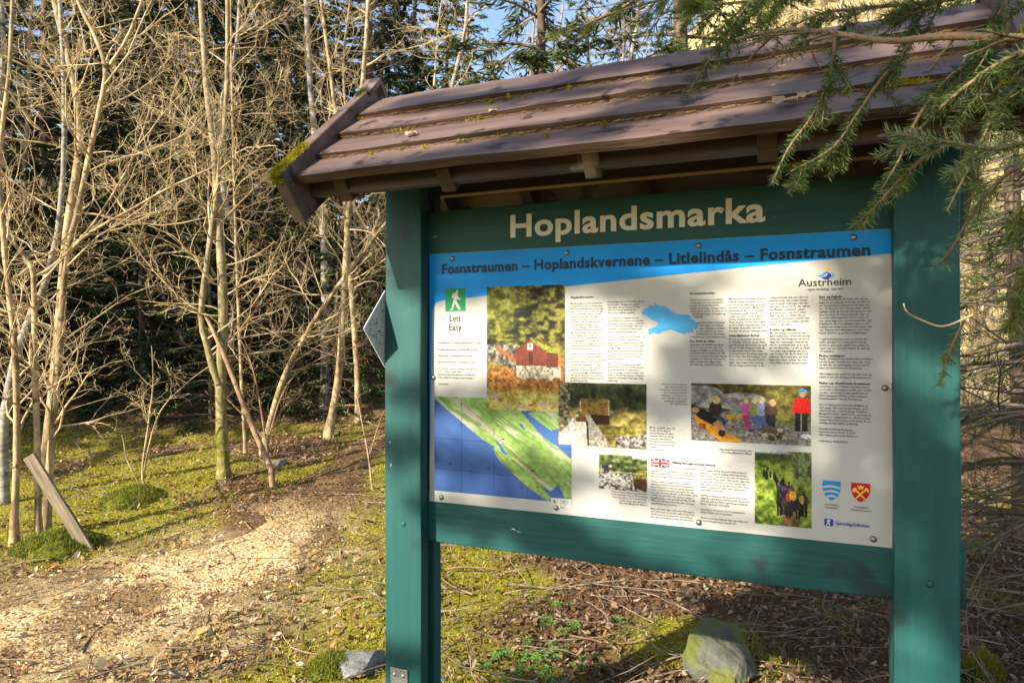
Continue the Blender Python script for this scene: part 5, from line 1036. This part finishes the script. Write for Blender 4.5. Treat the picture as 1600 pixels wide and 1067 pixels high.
def branch(pts, Y, r0, side=True, dens=1500, colr=None, sub=.11, ln=.0165, seed=1, bare=0.0, n_side=None, droop=-.35):
    r = random.Random(seed); P = smooth_line(line(pts, Y), max(8, len(pts) * 5)); acc = ([], []); wood = MB(); wood.tube(P - NOFF, np.linspace(r0, r0 * .4, len(P)), 6)
    k0 = int(len(P) * bare); needles(acc, P[k0:], r, dens, ln, colr)
    if side:
        seg = np.linalg.norm(np.diff(P, axis=0), axis=1); tot = seg.sum(); cum = np.concatenate([[0], np.cumsum(seg)])
        for i in range(n_side or int(tot / .034)):
            t = r.uniform(.06, .97) * tot; a = min(max(np.searchsorted(cum, t) - 1, 0), len(seg) - 1); q = P[a]; ax = (P[a + 1] - P[a]) / seg[a]
            e = np.cross(ax, np.array([0, 0, 1.0])); e /= np.linalg.norm(e) + 1e-6; e *= r.choice((-1, 1))
            d = ax * r.uniform(.5, .9) + e * r.uniform(.25, .75) + np.array([0, 0, droop + r.uniform(-.25, .2)]); L = sub * r.uniform(.5, 1.25) * (1.15 - .55 * t / tot)
            S = wander(q, d, L, 5, r, .07, -.02); wood.tube(S - NOFF, np.linspace(r0 * .38, .0008, 6), 4); needles(acc, S, r, dens, ln, colr)
            if L > .07 and r.random() < .8:
                for _ in range(2):
                    S2 = wander(S[2], d + np.array([r.gauss(0, .6), r.gauss(0, .6), -.2]), L * .55, 4, r, .07, -.02); wood.tube(S2 - NOFF, np.linspace(r0 * .25, .0007, 5), 3); needles(acc, S2, r, dens, ln, colr)
    root = wood.build('branch', TWIGB if bare == 0 else TWIG, near, True)
    if acc[0]:
        V = np.concatenate(acc[0]) - NOFF; n = len(V) // 5; i = np.arange(n)[:, None] * 5
        o = link('needles', make_mesh('needles', V, i + np.array([[0, 1, 2, 4]]), i + np.array([[4, 2, 3]]), np.concatenate(acc[1])), NEEDLE, root); o['kind'] = 'stuff'
    return root
G1, G2, G3 = (.095, .145, .032), (.17, .225, .038), (.24, .31, .12)  # G3: a sunfleck put into the needle colour of one spray
branch([(2300, 30), (1900, 50), (1640, 60), (1480, 57), (1390, 64), (1300, 52), (1225, 47), (1150, 62)], [.85, 1.25], .0078, bare=.0, dens=420, colr=G1, sub=.16, seed=1, n_side=16)
branch([(1427, 60), (1400, 98), (1371, 132), (1335, 185), (1300, 232), (1236, 268)], 1.18, .0042, colr=G1, seed=2, sub=.10)
branch([(1305, 54), (1300, 110), (1285, 150), (1262, 192), (1232, 232), (1206, 288)], 1.2, .0036, colr=G1, seed=3, sub=.075)
branch([(1572, 66), (1495, 112), (1462, 145), (1425, 200), (1405, 250), (1375, 300)], 1.12, .004, colr=G1, seed=4, sub=.10)
branch([(1900, 60), (1640, 75), (1560, 100), (1480, 160), (1440, 200), (1400, 215)], [.85, 1.1], .0045, colr=G1, seed=5, sub=.10)
branch([(2200, 240), (1800, 215), (1650, 212), (1560, 232), (1480, 222), (1385, 208)], [.8, .92], .0048, colr=G3, seed=6, sub=.085, dens=2300, ln=.019)
branch([(1484, 222), (1440, 250), (1400, 288), (1365, 326), (1335, 352)], .95, .0035, colr=G2, seed=7, sub=.07, dens=1300)
branch([(1700, 250), (1600, 258), (1545, 300), (1510, 350), (1480, 400), (1457, 418)], [.9, 1.05], .0036, colr=G2, seed=8, sub=.055, dens=500, n_side=7)
branch([(2000, 330), (1720, 340), (1640, 330), (1600, 322), (1575, 372)], [.9, 1.05], .004, colr=G2, seed=9, sub=.09, dens=1300)
branch([(1508, 500), (1492, 530), (1478, 565), (1468, 602)], 1.25, .0026, colr=G2, seed=10, sub=.03, dens=1300, n_side=3)
branch([(1300, -60), (1190, -10), (1130, 60), (1098, 110), (1072, 150)], 1.3, .0034, colr=G1, seed=11, sub=.085)
branch([(1400, -80), (1290, -30), (1180, 0), (1090, 10), (1030, 22)], 1.35, .004, colr=G2, seed=12, sub=.13)
branch([(1800, -80), (1600, -30), (1480, 0), (1380, 10), (1290, 20), (1240, 40)], [1.0, 1.35], .005, colr=G1, seed=13, sub=.14)
branch([(1700, 100), (1620, 110), (1560, 170), (1530, 230), (1500, 290), (1480, 330)], 1.1, .004, colr=G1, seed=14, sub=.11)
branch([(1900, 420), (1700, 430), (1620, 420), (1590, 470), (1575, 520)], [.9, 1.1], .003, colr=G2, seed=15, sub=.08)
branch([(1150, -60), (1060, -10), (960, 20), (900, 45), (850, 60)], 1.9, .004, colr=G2, seed=16, sub=.13, dens=800)
mb = MB(); P = smooth_line(line([(1520, 492), (1475, 510), (1440, 500), (1418, 488), (1412, 474)], 1.5), 16); mb.tube(P - NOFF, np.linspace(.003, .0016, 16), 5); bt = mb.build('bare_branch', TWIG, near, True)
# ---------------------------------------------------------------- labels by where a repeat stands
def zone(o):
    u = 800 + F * o.location.x / o.location.y
    return ('left of the crossing alder stems' if u < 290 else 'between the crossing alder and the left post' if u < 600 else 'behind the roof, left of its middle' if u < 1000 else 'behind the roof, right of its middle' if u < 1480 else 'right of the right post')
rep = {}
for o in list(col.objects):
    g = o.get('group')
    if o.parent is None and g in ('thin bare trees of the thicket', 'spruces of the dark wood', 'young spruces at the edge of the wood'): rep.setdefault((g, zone(o)), []).append(o)
WHAT = {'thin bare trees of the thicket': 'thin bare tree', 'spruces of the dark wood': 'tall dark spruce', 'young spruces at the edge of the wood': 'young dark spruce'}
for (g, zn), L in rep.items():
    L.sort(key=lambda o: o.location.y)
    for i, o in enumerate(L):
        o['label'] = WHAT[g] + (' ' if len(L) == 1 else ', nearest one ' if i == 0 else ', farthest one ' if i == len(L) - 1 else ' in the middle distance ') + zn
